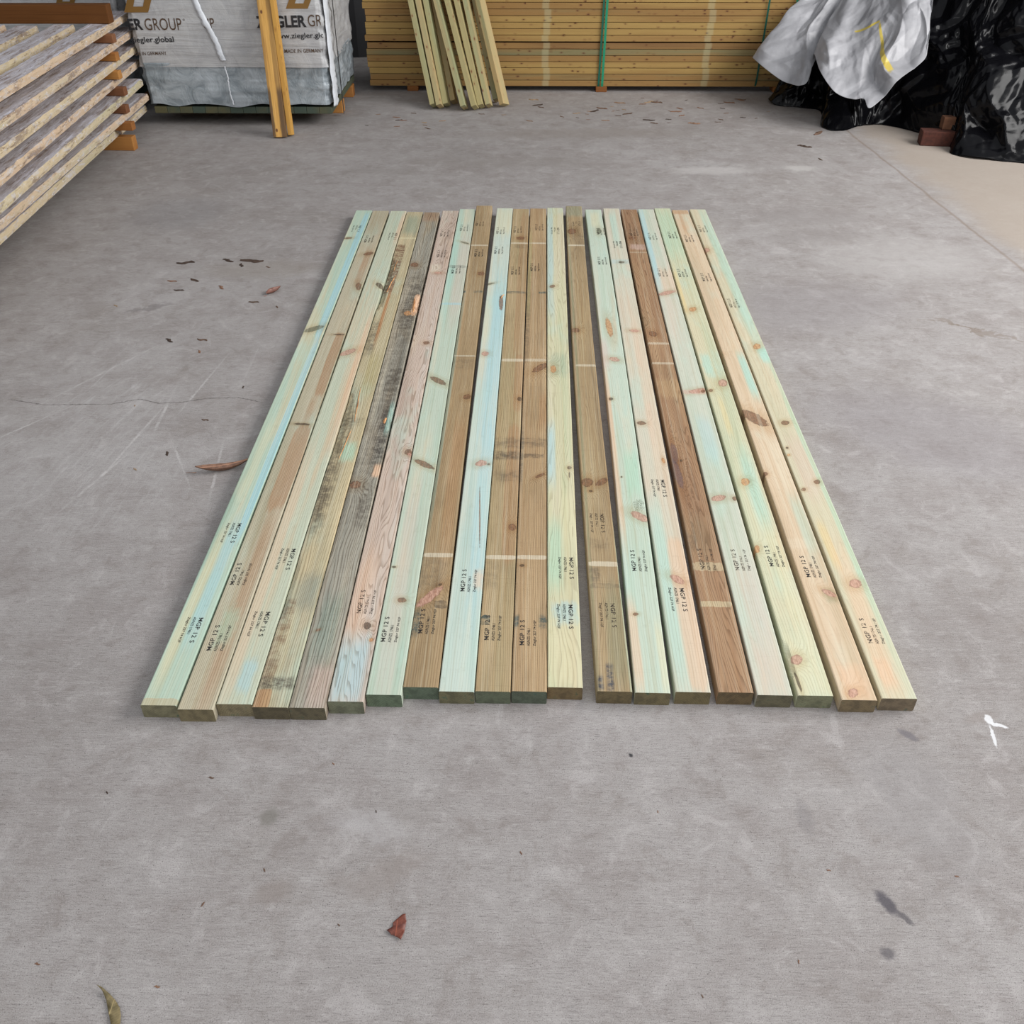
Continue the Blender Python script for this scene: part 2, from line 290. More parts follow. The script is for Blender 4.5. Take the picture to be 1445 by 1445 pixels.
# ---------------------------------------------------------------- the twenty graded boards
BOARDS = [
  {'p': [-0.904, 1.5249], 'a': 0.00309, 'L': 3.6078, 'k': [[-0.0039, 2.1086, 0.0454, 0.0196, -2.4581, 'g'], [-0.0244, 3.1803, 0.0221, 0.0134, -2.843, 'b'], [0.1203, 1.1354, 0.0143, 0.0115, 2.204, 'o']], 'b': [[0.0256, 2.7852, 0.0148, 0.7849, 'sky', 0.75, 0.15], [0.0306, 1.331, 0.0126, 0.6693, 'sky', 0.7, 0.15], [0.0112, 0.4838, 0.0158, 0.2486, 'sky', 0.5, 0.2], [-0.0225, 0.3721, 0.0135, 0.2897, 'cream', 0.6, 0.3], [-0.0135, 1.1011, 0.0135, 0.2185, 'cream', 0.4, 0.4], [0.0, 0.0104, 0.045, 0.0127, 'tan', 0.5, 0.2]], 's': [[0.0014, 0.2656, -1], [0.0015, 0.6903, -1], [-0.0033, 3.3201, -1]]},
  {'p': [-0.8085, 1.513], 'a': 0.00336, 'L': 3.6125, 'k': [[0.0021, 1.341, 0.029, 0.0077, 3.0381, 'd'], [0.017, 2.0678, 0.0242, 0.0067, -3.1408, 'd'], [0.0184, 2.9783, 0.0269, 0.0177, -2.4309, 'b'], [0.0276, 2.5733, 0.0417, 0.0132, 1.7312, 'b']], 'b': [[0.0158, 2.8092, 0.0158, 0.245, 'brown', 0.55, 0.2], [0.0238, 1.8091, 0.0193, 0.2714, 'brown', 0.6, 0.15], [0.0149, 1.0763, 0.0284, 0.2568, 'brown', 0.6, 0.15], [0.018, 0.4108, 0.018, 0.4087, 'brown', 0.55, 0.2], [0.0112, 1.4354, 0.0112, 0.1023, 'brown', 0.4, 0.3], [0.0, 3.4425, 0.045, 0.1874, 'greyish', 0.35, 0.4], [0.0045, 0.2909, 0.0225, 0.0688, 'mint', 0.4, 0.5]], 's': [[-0.004, 0.2492, 1], [-0.0099, 0.5111, 1], [-0.0033, 3.1808, 1]]},
  {'p': [-0.7168, 1.5316], 'a': 0.00128, 'L': 3.5927, 'k': [[-0.0141, 1.8876, 0.0391, 0.0182, -2.3481, 'p'], [0.0292, 2.5647, 0.036, 0.0138, 2.0544, 'd']], 'b': [[0.0338, 1.7481, 0.0112, 0.5274, 'peach', 0.6, 0.3], [-0.0292, 0.5804, 0.0158, 0.5492, 'peach', 0.45, 0.3], [0.009, 0.0981, 0.018, 0.0552, 'sky', 0.5, 0.4], [0.0351, 3.3513, 0.0099, 0.2153, 'peach', 0.5, 0.3]], 's': [[-0.0074, 0.2853, -1], [0.0075, 0.5612, -1], [0.0109, 3.2039, -1]]},
  {'p': [-0.6251, 1.5231], 'a': 0.0007, 'L': 3.5889, 'k': [[-0.0627, 0.228, 0.0058, 0.0039, 2.9692, 'b']], 'b': [[-0.0248, 2.0278, 0.0203, 0.1495, 'dark', 0.65, 0.35], [-0.0225, 1.1125, 0.0225, 0.3916, 'dark', 0.6, 0.35], [-0.0315, 0.8957, 0.0135, 0.1568, 'dark', 0.5, 0.4], [-0.0068, 2.3026, 0.0068, 0.2958, 'rust', 0.75, 0.2], [-0.0202, 2.7865, 0.0248, 0.3098, 'rustd', 0.85, 0.12], [0.0023, 3.3838, 0.0338, 0.1356, 'teal', 0.45, 0.5], [0.0135, 1.1516, 0.0225, 0.056, 'mint', 0.7, 0.3], [0.0112, 0.4278, 0.0292, 0.0752, 'grey', 0.55, 0.25], [-0.027, 0.2426, 0.018, 0.1537, 'rustd', 0.55, 0.15], [0.0, 0.0805, 0.045, 0.0205, 'dark', 0.85, 0.25], [-0.0248, 0.0276, 0.0203, 0.0325, 'rust', 0.5, 0.1], [0.0112, 1.7045, 0.0248, 0.1738, 'olive', 0.5, 0.3], [-0.0045, 1.3507, 0.0405, 0.0247, 'dark', 0.35, 0.4], [0.0, 3.1865, 0.045, 0.0102, 'cream', 0.6, 0.1]], 's': []},
  {'p': [-0.5337, 1.5231], 'a': 3e-05, 'L': 3.5846, 'k': [[-0.0193, 2.8284, 0.0274, 0.0208, 1.7882, 'b'], [-0.0246, 0.9546, 0.0228, 0.0184, 1.6756, 'b'], [0.0054, 2.2732, 0.0223, 0.0156, 1.7666, 'o'], [-0.022, 0.2732, 0.0076, 0.0041, -2.5606, 'b'], [0.1205, 1.6394, 0.0116, 0.0107, 2.259, 'b']], 'b': [[0.009, 2.3796, 0.036, 0.3045, 'dark', 0.7, 0.5], [0.0158, 1.6451, 0.0292, 0.1129, 'dark', 0.6, 0.15], [0.0248, 1.2797, 0.0202, 0.2258, 'black', 0.75, 0.4], [0.0, 1.7452, 0.045, 0.8546, 'dark', 0.4, 0.5], [0.0338, 1.0394, 0.0112, 0.036, 'peach', 0.9, 0.3], [0.0225, 0.8352, 0.0225, 0.0949, 'dark', 0.6, 0.4], [0.036, 1.3792, 0.009, 0.0999, 'aqua', 0.5, 0.2], [0.0315, 2.3643, 0.0135, 0.1139, 'peach', 0.9, 0.15], [0.0, 0.2887, 0.027, 0.1239, 'teal', 0.35, 0.5], [0.018, 0.068, 0.027, 0.0715, 'pinkish', 0.45, 0.4], [0.0, 3.5161, 0.045, 0.0735, 'brown', 0.5, 0.3]], 's': []},
  {'p': [-0.4414, 1.5448], 'a': -0.00282, 'L': 3.5878, 'k': [[0.0039, 2.708, 0.0172, 0.013, 3.0738, 'p'], [0.0175, 1.9649, 0.0146, 0.0132, 2.01, 'b'], [0.0328, 1.1313, 0.0181, 0.0122, 1.7557, 'b'], [0.0151, 0.2702, 0.0141, 0.0095, 1.8237, 'x'], [0.0334, 0.2163, 0.007, 0.0054, 1.5911, 'o'], [0.0392, 1.118, 0.009, 0.0073, 1.8498, 'p']], 'b': [[-0.0045, 0.1109, 0.0405, 0.1118, 'sky', 0.55, 0.4], [-0.018, 0.4021, 0.027, 0.1793, 'peach', 0.35, 0.4], [-0.0135, 2.7645, 0.0225, 0.0488, 'white', 0.6, 0.4]], 's': [[0.0025, 0.3666, 1], [-0.0032, 3.2408, 1], [0.0038, 2.9528, 1]]},
  {'p': [-0.3491, 1.5685], 'a': -0.00347, 'L': 3.5927, 'k': [[0.016, 3.0806, 0.0273, 0.008, 2.4853, 'g'], [0.0001, 1.6179, 0.0441, 0.015, 2.3392, 'b'], [0.0023, 1.034, 0.0441, 0.0127, 2.4713, 'b'], [0.0053, 0.3511, 0.0121, 0.0102, 2.9128, 'b'], [-0.0342, 0.4941, 0.0063, 0.0042, 3.0808, 'd']], 'b': [[-0.027, 2.8904, 0.018, 0.6455, 'aqua', 0.5, 0.4], [0.018, 2.6898, 0.027, 0.5177, 'pinkish', 0.35, 0.2], [-0.0045, 0.4243, 0.0225, 0.424, 'pinkish', 0.3, 0.5], [0.0, 2.7644, 0.045, 0.0179, 'grey', 0.45, 0.4], [0.0, 2.3311, 0.045, 0.0114, 'sky', 0.5, 0.3]], 's': [[-0.0081, 0.2339, 1], [0.0016, 3.297, 1], [-0.0017, 2.7261, 1]]},
  {'p': [-0.2587, 1.5953], 'a': -0.00432, 'L': 3.5964, 'k': [[0.0297, 1.4662, 0.019, 0.0143, 1.3738, 'b'], [0.0267, 2.6526, 0.0218, 0.0171, 1.6618, 'b'], [-0.0078, 0.3397, 0.0522, 0.014, -2.1902, 'p'], [0.017, 0.3915, 0.0065, 0.0043, -2.4174, 'd']], 'b': [[-0.0396, 1.4482, 0.0054, 0.8462, 'teal', 0.5, 0.3], [0.018, 0.9138, 0.018, 0.3461, 'rust', 0.25, 0.4], [0.0, 3.0205, 0.045, 0.0098, 'white', 0.65, 0.1], [0.0, 1.7998, 0.045, 0.0062, 'white', 0.65, 0.1], [0.0, 0.5241, 0.045, 0.0099, 'white', 0.75, 0.2], [0.0, 1.742, 0.045, 0.0516, 'dark', 0.3, 0.5], [-0.009, 0.4446, 0.036, 0.0696, 'dark', 0.35, 0.5], [-0.0351, 0.2377, 0.0099, 0.0488, 'tealdark', 0.9, 0.35], [0.027, 0.3082, 0.018, 0.016, 'dark', 0.65, 0.4], [0.0225, 2.4387, 0.0225, 0.012, 'tealdark', 0.8, 0.3], [-0.0405, 2.4387, 0.0045, 0.012, 'tealdark', 0.8, 0.3]], 's': [[-0.0027, 0.2405, 1], [-0.0102, 3.3429, 1], [0.0052, 2.9151, 1]]},
  {'p': [-0.1669, 1.5821], 'a': -0.01087, 'L': 3.5986, 'k': [[-0.0207, 1.8338, 0.0189, 0.0145, 1.6555, 'p'], [-0.0357, 2.5425, 0.026, 0.009, -2.5695, 'g'], [0.0256, 2.3339, 0.0777, 0.0096, 1.6082, 'r'], [0.0065, 1.0298, 0.0206, 0.0163, -2.4362, 'p'], [0.0182, 0.7327, 0.1541, 0.0022, 1.6264, 'r'], [0.0333, 1.0245, 0.0065, 0.0048, 1.6434, 'd']], 'b': [[0.0, 3.4023, 0.045, 0.2051, 'cream', 0.5, 0.3], [0.0135, 1.9109, 0.0315, 0.6363, 'sky', 0.55, 0.5], [0.0225, 0.8022, 0.0225, 0.4724, 'sky', 0.45, 0.5], [-0.027, 2.1323, 0.018, 0.1769, 'cream', 0.3, 0.5], [0.0315, 0.4283, 0.0135, 0.0388, 'peach', 0.5, 0.5]], 's': [[0.0067, 0.4246, 1], [-0.0084, 3.2453, 1], [-0.0071, 2.9682, 1]]},
  {'p': [-0.0753, 1.5841], 'a': -0.01101, 'L': 3.5864, 'k': [[0.0302, 0.6744, 0.0162, 0.011, 1.5984, 'b'], [0.0057, 3.1364, 0.0225, 0.0222, 1.2736, 'b'], [0.0359, 1.465, 0.016, 0.0081, 1.5901, 'd']], 'b': [[0.0225, 2.6758, 0.0225, 0.8494, 'brown', 0.4, 0.12], [0.0279, 1.6003, 0.0171, 0.2262, 'brown', 0.45, 0.12], [0.0225, 0.8946, 0.0225, 0.3795, 'brown', 0.5, 0.15], [0.0, 3.0646, 0.045, 0.0099, 'white', 0.75, 0.1], [0.0, 1.777, 0.045, 0.0122, 'white', 0.75, 0.1], [0.0, 0.5282, 0.045, 0.0099, 'white', 0.8, 0.1], [0.0, 2.445, 0.045, 0.012, 'tealdark', 0.75, 0.15], [0.0, 1.1582, 0.045, 0.0346, 'dark', 0.45, 0.5], [0.0, 1.0789, 0.045, 0.0266, 'dark', 0.75, 0.3], [0.009, 0.9543, 0.036, 0.0291, 'dark', 0.45, 0.5], [-0.0315, 0.258, 0.0135, 0.0196, 'tealdark', 0.9, 0.3], [-0.0225, 0.452, 0.0225, 0.063, 'dark', 0.25, 0.5], [0.0135, 3.0202, 0.0315, 0.0245, 'dark', 0.4, 0.4]], 's': [[-0.0069, 0.2292, 1], [-0.009, 3.2607, 1], [-0.0064, 2.7013, 1]]},
  {'p': [0.0165, 1.5857], 'a': -0.01202, 'L': 3.5924, 'k': [[0.0193, 1.7124, 0.043, 0.0175, -2.1829, 'b'], [0.0229, 0.956, 0.0198, 0.007, -2.3915, 'b'], [-0.0277, 0.4895, 0.0073, 0.0058, -3.0977, 'd']], 'b': [[0.0, 3.0646, 0.045, 0.0099, 'white', 0.75, 0.1], [0.0, 1.777, 0.045, 0.0122, 'white', 0.6, 0.1], [0.0, 0.5281, 0.045, 0.0099, 'white', 0.8, 0.1], [-0.036, 2.2722, 0.009, 0.4457, 'dark', 0.5, 0.5], [0.0, 1.1603, 0.045, 0.0277, 'dark', 0.5, 0.5], [0.0, 1.0743, 0.036, 0.0133, 'dark', 0.6, 0.4], [-0.0405, 1.0858, 0.0045, 0.1688, 'dark', 0.7, 0.4], [0.0338, 0.2538, 0.0112, 0.0237, 'tealdark', 0.9, 0.3], [-0.0382, 0.2538, 0.0067, 0.0237, 'tealdark', 0.8, 0.4], [0.027, 2.445, 0.018, 0.012, 'tealdark', 0.8, 0.3], [0.0315, 1.39, 0.0135, 0.1159, 'rust', 0.25, 0.4], [-0.036, 2.7153, 0.009, 0.4814, 'olive', 0.5, 0.3]], 's': [[-0.0035, 0.2099, 1], [0.0101, 3.2965, 1], [-0.008, 2.7456, 1]]},
  {'p': [0.1076, 1.6007], 'a': -0.01314, 'L': 3.5908, 'k': [[-0.0203, 1.6871, 0.0298, 0.0113, 1.559, 'o'], [0.0303, 0.9891, 0.0094, 0.0072, 1.4819, 'x'], [-0.0203, 2.501, 0.018, 0.0122, 1.1762, 'b'], [0.0293, 0.9469, 0.0168, 0.0024, 1.5501, 'd']], 'b': [[-0.0292, 2.8661, 0.0158, 0.6457, 'sky', 0.5, 0.4], [-0.0315, 1.082, 0.0135, 0.1786, 'sky', 0.6, 0.2], [-0.0225, 0.5243, 0.0225, 0.1489, 'mint', 0.6, 0.4], [0.0, 1.7228, 0.036, 0.0902, 'teal', 0.3, 0.5], [0.0225, 0.7328, 0.0225, 0.1303, 'cream', 0.5, 0.4], [0.0045, 0.2731, 0.0315, 0.0427, 'sky', 0.5, 0.5], [0.0, 0.1146, 0.045, 0.1157, 'cream', 0.5, 0.5]], 's': [[0.0019, 0.2597, -1], [0.0078, 0.4658, -1], [-0.0039, 3.2295, -1]]},
  {'p': [0.2321, 1.5893], 'a': -0.00794, 'L': 3.602, 'k': [[-0.0328, 0.9149, 0.0247, 0.0187, 1.4433, 'b'], [0.0154, 0.9185, 0.0269, 0.0129, -2.2976, 'b'], [-0.0228, 0.8652, 0.0061, 0.0057, 0.9944, 'd'], [-0.0206, 3.2337, 0.0382, 0.0226, 1.5158, 'b'], [-0.0374, 2.0492, 0.0208, 0.0181, 1.3588, 'b']], 'b': [[0.0, 3.5316, 0.045, 0.0751, 'teal', 0.35, 0.4], [-0.0405, 1.757, 0.0045, 1.768, 'greenish', 0.5, 0.3], [0.0419, 1.5417, 0.0031, 1.5527, 'mint', 0.5, 0.2], [0.0, 3.0347, 0.045, 0.0098, 'white', 0.75, 0.1], [0.0, 1.7315, 0.045, 0.009, 'white', 0.65, 0.1], [0.0, 0.4972, 0.045, 0.0113, 'white', 0.75, 0.15], [-0.0292, 0.4512, 0.0158, 0.0315, 'dark', 0.55, 0.4], [0.0, 0.3997, 0.045, 0.0107, 'dark', 0.45, 0.4], [0.018, 0.2129, 0.027, 0.1762, 'greenish', 0.4, 0.4], [-0.0338, 0.032, 0.0068, 0.0241, 'navy', 0.95, 0.3], [-0.009, 0.0458, 0.009, 0.0451, 'navy', 0.95, 0.35], [0.027, 3.1205, 0.018, 0.076, 'dark', 0.4, 0.5], [-0.009, 0.5905, 0.027, 0.0256, 'dark', 0.3, 0.5]], 's': [[-0.0013, 0.2787, -1], [-0.0058, 0.695, -1], [0.0082, 3.3622, -1]]},
  {'p': [0.3277, 1.5863], 'a': -0.01128, 'L': 3.581, 'k': [[0.0279, 0.7335, 0.0343, 0.0168, 2.3593, 'p'], [0.0283, 0.7934, 0.031, 0.0158, 1.4514, 'm'], [0.0114, 1.7893, 0.0216, 0.0172, 2.356, 'p'], [-0.0214, 1.468, 0.0108, 0.008, 1.4073, 'd'], [-0.0156, 0.9512, 0.0042, 0.003, 1.3959, 'd'], [0.0065, 2.0826, 0.0888, 0.0126, 1.6221, 'o'], [-0.0206, 0.287, 0.0079, 0.0057, -2.9977, 'b'], [0.0164, 3.2449, 0.0425, 0.0113, 1.5182, 'g']], 'b': [[-0.0338, 1.1649, 0.0112, 0.5443, 'peach', 0.6, 0.3], [-0.0315, 0.1755, 0.0135, 0.1584, 'peach', 0.55, 0.3], [-0.027, 1.8343, 0.018, 0.1251, 'pinkish', 0.5, 0.4], [0.0225, 0.9669, 0.0225, 0.1253, 'mint', 0.6, 0.4], [0.036, 0.1268, 0.009, 0.1216, 'cream', 0.5, 0.3], [0.0045, 3.4184, 0.0225, 0.1114, 'cream', 0.5, 0.4]], 's': [[0.0049, 0.5177, 1], [0.0262, 3.2378, 1], [0.0111, 2.832, 1]]},
  {'p': [0.4297, 1.5904], 'a': -0.01136, 'L': 3.5957, 'k': [[-0.0226, 1.2916, 0.0153, 0.0139, 2.9463, 'b'], [0.0102, 2.048, 0.0212, 0.0138, 2.9314, 'p'], [0.0063, 2.8112, 0.0145, 0.0132, -2.4803, 'd'], [0.0086, 0.4314, 0.0241, 0.013, 2.3071, 'p'], [0.0321, 1.0479, 0.0167, 0.0051, 1.6173, 'o']], 'b': [[0.0225, 1.575, 0.0225, 0.7358, 'peach', 0.3, 0.3], [0.018, 0.3105, 0.027, 0.3077, 'peach', 0.5, 0.12], [-0.0248, 0.3827, 0.0203, 0.3798, 'aqua', 0.55, 0.2], [0.0, 3.2871, 0.018, 0.2402, 'aqua', 0.5, 0.3], [0.0, 2.819, 0.045, 0.0274, 'sky', 0.4, 0.4]], 's': [[-0.0014, 0.3445, -1], [-0.0009, 0.8848, -1], [-0.0001, 3.0453, -1]]},
  {'p': [0.5372, 1.5912], 'a': -0.00863, 'L': 3.5801, 'k': [[-0.015, 3.142, 0.0237, 0.0147, 1.4271, 'b'], [-0.0143, 2.019, 0.0253, 0.017, 1.717, 'b'], [-0.0311, 1.0913, 0.0626, 0.0124, 1.5387, 'n'], [-0.0331, 0.9702, 0.0816, 0.0125, 1.6261, 'n'], [-0.0119, 1.0477, 0.0067, 0.0047, 1.2968, 'd']], 'b': [[0.0, 2.9411, 0.045, 0.0095, 'white', 0.3, 0.2], [0.0, 1.9286, 0.045, 0.0098, 'white', 0.55, 0.1], [0.0, 1.7528, 0.045, 0.0091, 'white', 0.55, 0.1], [0.0, 0.3269, 0.045, 0.0117, 'cream', 0.45, 0.25], [0.0, 0.4892, 0.045, 0.0193, 'cream', 0.35, 0.4], [0.0, 1.5513, 0.045, 0.0692, 'tan', 0.4, 0.4], [-0.0315, 0.6112, 0.0135, 0.0431, 'dark', 0.35, 0.5], [0.0045, 3.0137, 0.0405, 0.0342, 'pinkish', 0.5, 0.5], [0.0, 3.1522, 0.045, 0.1533, 'dark', 0.2, 0.4]], 's': [[0.0025, 0.5228, 1], [0.0022, 3.2178, 1]]},
  {'p': [0.6339, 1.5836], 'a': -0.00828, 'L': 3.5921, 'k': [[-0.0051, 2.452, 0.047, 0.0168, -2.583, 'p'], [0.0152, 1.5389, 0.0385, 0.0152, -2.7819, 'p'], [0.0339, 1.5366, 0.0124, 0.0085, 1.2806, 'b'], [-0.0137, 0.8394, 0.0251, 0.0143, -2.7175, 'p'], [0.0386, 0.838, 0.0121, 0.0078, 1.2636, 'b']], 'b': [[-0.0315, 3.0715, 0.0135, 0.5124, 'sky', 0.6, 0.2], [0.0135, 2.6038, 0.0315, 0.1264, 'peach', 0.35, 0.4], [0.0, 1.5292, 0.045, 0.0164, 'pinkish', 0.6, 0.3], [0.0045, 1.1959, 0.0225, 0.14, 'sky', 0.3, 0.5], [0.009, 0.2482, 0.027, 0.2468, 'pinkish', 0.3, 0.5]], 's': [[0.0063, 0.5288, 1], [0.0008, 3.173, 1], [0.0016, 2.6902, 1]]},
  {'p': [0.7352, 1.5838], 'a': -0.00642, 'L': 3.6088, 'k': [[-0.0058, 2.2746, 0.0241, 0.0148, 1.1774, 'o'], [0.0215, 1.6016, 0.0291, 0.0175, 1.3078, 'p'], [-0.0338, 1.5419, 0.0113, 0.0079, 1.2501, 'b'], [-0.0094, 0.9327, 0.0213, 0.0136, 1.2479, 'o'], [-0.0207, 0.1232, 0.0192, 0.0138, 1.0454, 'p'], [-0.0384, 0.579, 0.0174, 0.0083, 1.322, 'o'], [-0.0342, 0.0461, 0.0321, 0.0038, 1.6131, 'd']], 'b': [[-0.036, 2.4897, 0.009, 0.242, 'yellow', 0.6, 0.3], [-0.009, 1.3663, 0.009, 0.1265, 'yellow', 0.4, 0.3], [0.0135, 0.9011, 0.0225, 0.2004, 'aqua', 0.5, 0.4], [-0.018, 1.7502, 0.018, 0.0902, 'aqua', 0.55, 0.3], [0.018, 0.4342, 0.018, 0.2308, 'cream', 0.4, 0.4], [0.0, 3.2496, 0.045, 0.3357, 'mint', 0.5, 0.4], [0.0045, 0.1032, 0.0315, 0.1002, 'cream', 0.4, 0.4]], 's': [[0.0098, 0.5478, 1], [0.012, 3.1942, 1], [0.0014, 2.6864, 1]]},
  {'p': [0.8411, 1.5711], 'a': -0.00368, 'L': 3.5955, 'k': [[-0.0062, 1.3528, 0.0634, 0.0278, 2.1188, 'b'], [-0.0429, 0.9911, 0.0137, 0.0109, 0.874, 'b'], [0.0247, 0.398, 0.0214, 0.0108, 2.391, 'p'], [-0.0102, 0.0231, 0.0157, 0.0112, 0.9205, 'p'], [-0.0758, 1.8543, 0.0239, 0.0183, -2.8401, 'p']], 'b': [[0.0292, 1.6811, 0.0158, 0.1738, 'aqua', 0.75, 0.2], [0.027, 1.0364, 0.018, 0.1708, 'white', 0.6, 0.2], [0.027, 0.7211, 0.018, 0.1445, 'aqua', 0.4, 0.2], [-0.0135, 0.619, 0.0315, 0.0256, 'white', 0.3, 0.3], [0.0, 3.5651, 0.045, 0.0347, 'rust', 0.5, 0.4], [-0.009, 3.3891, 0.009, 0.1642, 'rust', 0.35, 0.4], [0.0045, 0.0602, 0.0315, 0.0543, 'peach', 0.5, 0.4], [0.027, 0.3878, 0.018, 0.0298, 'greenish', 0.4, 0.4]], 's': [[0.0002, 0.5142, 1], [-0.0055, 3.159, 1], [0.0069, 2.6502, 1]]},
  {'p': [0.9424, 1.5779], 'a': -0.00323, 'L': 3.6009, 'k': [[-0.002, 1.3146, 0.0171, 0.0131, 0.9474, 'b'], [0.0116, 1.9208, 0.0267, 0.0143, 1.2949, 'o'], [0.0234, 0.9419, 0.0141, 0.0098, 1.049, 'b'], [-0.0312, 0.8976, 0.0095, 0.0069, 1.0133, 'b'], [-0.0309, 1.1473, 0.0072, 0.0047, 1.1638, 'd'], [0.0095, 0.4336, 0.0201, 0.0169, 0.9022, 'p'], [-0.0413, 2.99, 0.0296, 0.0176, 1.3302, 'p'], [-0.035, 1.1024, 0.007, 0.0046, 1.1547, 'o']], 'b': [[0.0225, 2.7865, 0.0225, 0.8082, 'aqua', 0.55, 0.3], [0.027, 1.8507, 0.018, 0.0625, 'aqua', 0.7, 0.4], [0.0045, 1.0314, 0.0315, 0.1708, 'pinkish', 0.35, 0.4], [-0.0225, 0.6083, 0.0135, 0.1021, 'yellow', 0.5, 0.4], [-0.0045, 0.3243, 0.0225, 0.2641, 'peach', 0.35, 0.4], [0.036, 0.9127, 0.009, 0.6996, 'mint', 0.5, 0.25], [-0.009, 0.0855, 0.018, 0.0492, 'peach', 0.5, 0.4]], 's': [[0.003, 0.241, 1], [-0.0118, 3.2952, 1], [-0.0101, 2.3479, 1]]},
]

# look of each board: colour stops across the grain, ring strength, ring pitch (m), fibre strength, grain wander, end tint, label
LOOK = [
 (((158,192,176),(178,208,192),(202,206,178)), .10, .006, .12, .4, (128,122,88), 'aqua green board with a sky blue streak, outermost left of the row on the floor'),
 (((178,176,150),(190,186,162),(196,190,168)), .35, .0042, .25, .3, (126,112,74), 'greenish tan board with a brown heartwood stripe, second from the left'),
 (((180,198,178),(192,204,184),(208,196,168)), .18, .006, .15, .4, (134,120,84), 'pale green board with a peach right edge, third from the left in the row'),
 (((146,142,118),(170,162,130),(190,178,144)), .5, .0048, .35, .5, (96,84,58), 'olive board with dark bark edge pockets and long splits, fourth from the left'),
 (((118,120,114),(144,144,134),(166,160,144)), .6, .0055, .5, .7, (100,90,64), 'grey weathered board with raised grain and black blotches, fifth from the left'),
 (((186,168,158),(202,184,172),(206,196,188)), .40, .008, .15, 1.3, (116,120,92), 'pinkish board with arched grain, a pale blue near end and one dark round knot'),
 (((172,202,186),(186,206,192),(202,208,188)), .10, .007, .12, .3, (98,116,88), 'mint board with two slanted brown slit knots along its left edge'),
 (((138,116,84),(152,130,96),(168,146,112)), .22, .0045, .3, .5, (92,108,86), 'brown board with teal left edge and a slanting reddish branch knot'),
 (((176,206,202),(192,214,208),(204,212,196)), .08, .006, .12, .3, (112,108,74), 'light blue board with a thin dark resin line along its middle'),
 (((150,136,100),(160,142,106),(170,150,114)), .25, .0048, .28, .5, (96,104,80), 'olive brown board with a darker heartwood right half and pale cross marks'),
 (((150,126,92),(160,134,100),(172,146,110)), .38, .0040, .3, .4, (88,98,78), 'tan brown board with teal smudges beside its near stamp, left of a cream board'),
 (((186,202,164),(204,206,170),(208,206,176)), .22, .007, .12, .9, (120,98,58), 'cream and aqua board with ringed knots and two inverted stamps at its near end'),
 (((138,118,88),(152,132,98),(160,142,108)), .20, .006, .35, .8, (112,96,58), 'brown board with navy paint smears at its near end, beside the widest gap'),
 (((182,206,188),(190,212,198),(206,206,186)), .10, .006, .12, .4, (118,104,66), 'aqua board with mossy speckle above a pink slanting knot'),
 (((194,202,186),(204,204,188),(208,200,182)), .12, .006, .12, .3, (116,100,62), 'pale board, aqua left and cream right, pink oval knot above its near stamp'),
 (((134,100,74),(148,114,84),(160,128,96)), .32, .0048, .2, 1.2, (110,88,52), 'dark brown board with a bluish oval ring figure halfway along'),
 (((184,200,184),(196,206,192),(206,204,190)), .08, .006, .15, .2, (104,96,68), 'pale mint board with white slit knot, directly right of the dark brown board'),
 (((188,200,168),(202,206,174),(208,204,172)), .14, .006, .12, .5, (120,122,88), 'creamy green board with three round orange knots and a cracked near edge'),
 (((202,182,152),(212,190,160),(216,198,172)), .10, .007, .12, .8, (124,104,70), 'peach board with a long slanting brown knot and a white streak on its right'),
 (((196,194,164),(204,200,172),(208,198,170)), .10, .008, .12, .9, (124,104,78), 'cream board with small scattered knots and an aqua far edge, outermost right of the row'),
]
KC = dict(b=((138,98,72),(84,60,46)), d=((92,72,54),(54,44,36)), p=((202,160,142),(156,112,98)), o=((206,158,108),(160,106,66)),
          g=((110,112,92),(84,86,70)), x=((96,72,56),(48,38,32)), r=((150,104,70),(88,58,40)), m=((96,108,80),(54,62,46)), n=((110,98,104),(84,80,96)))

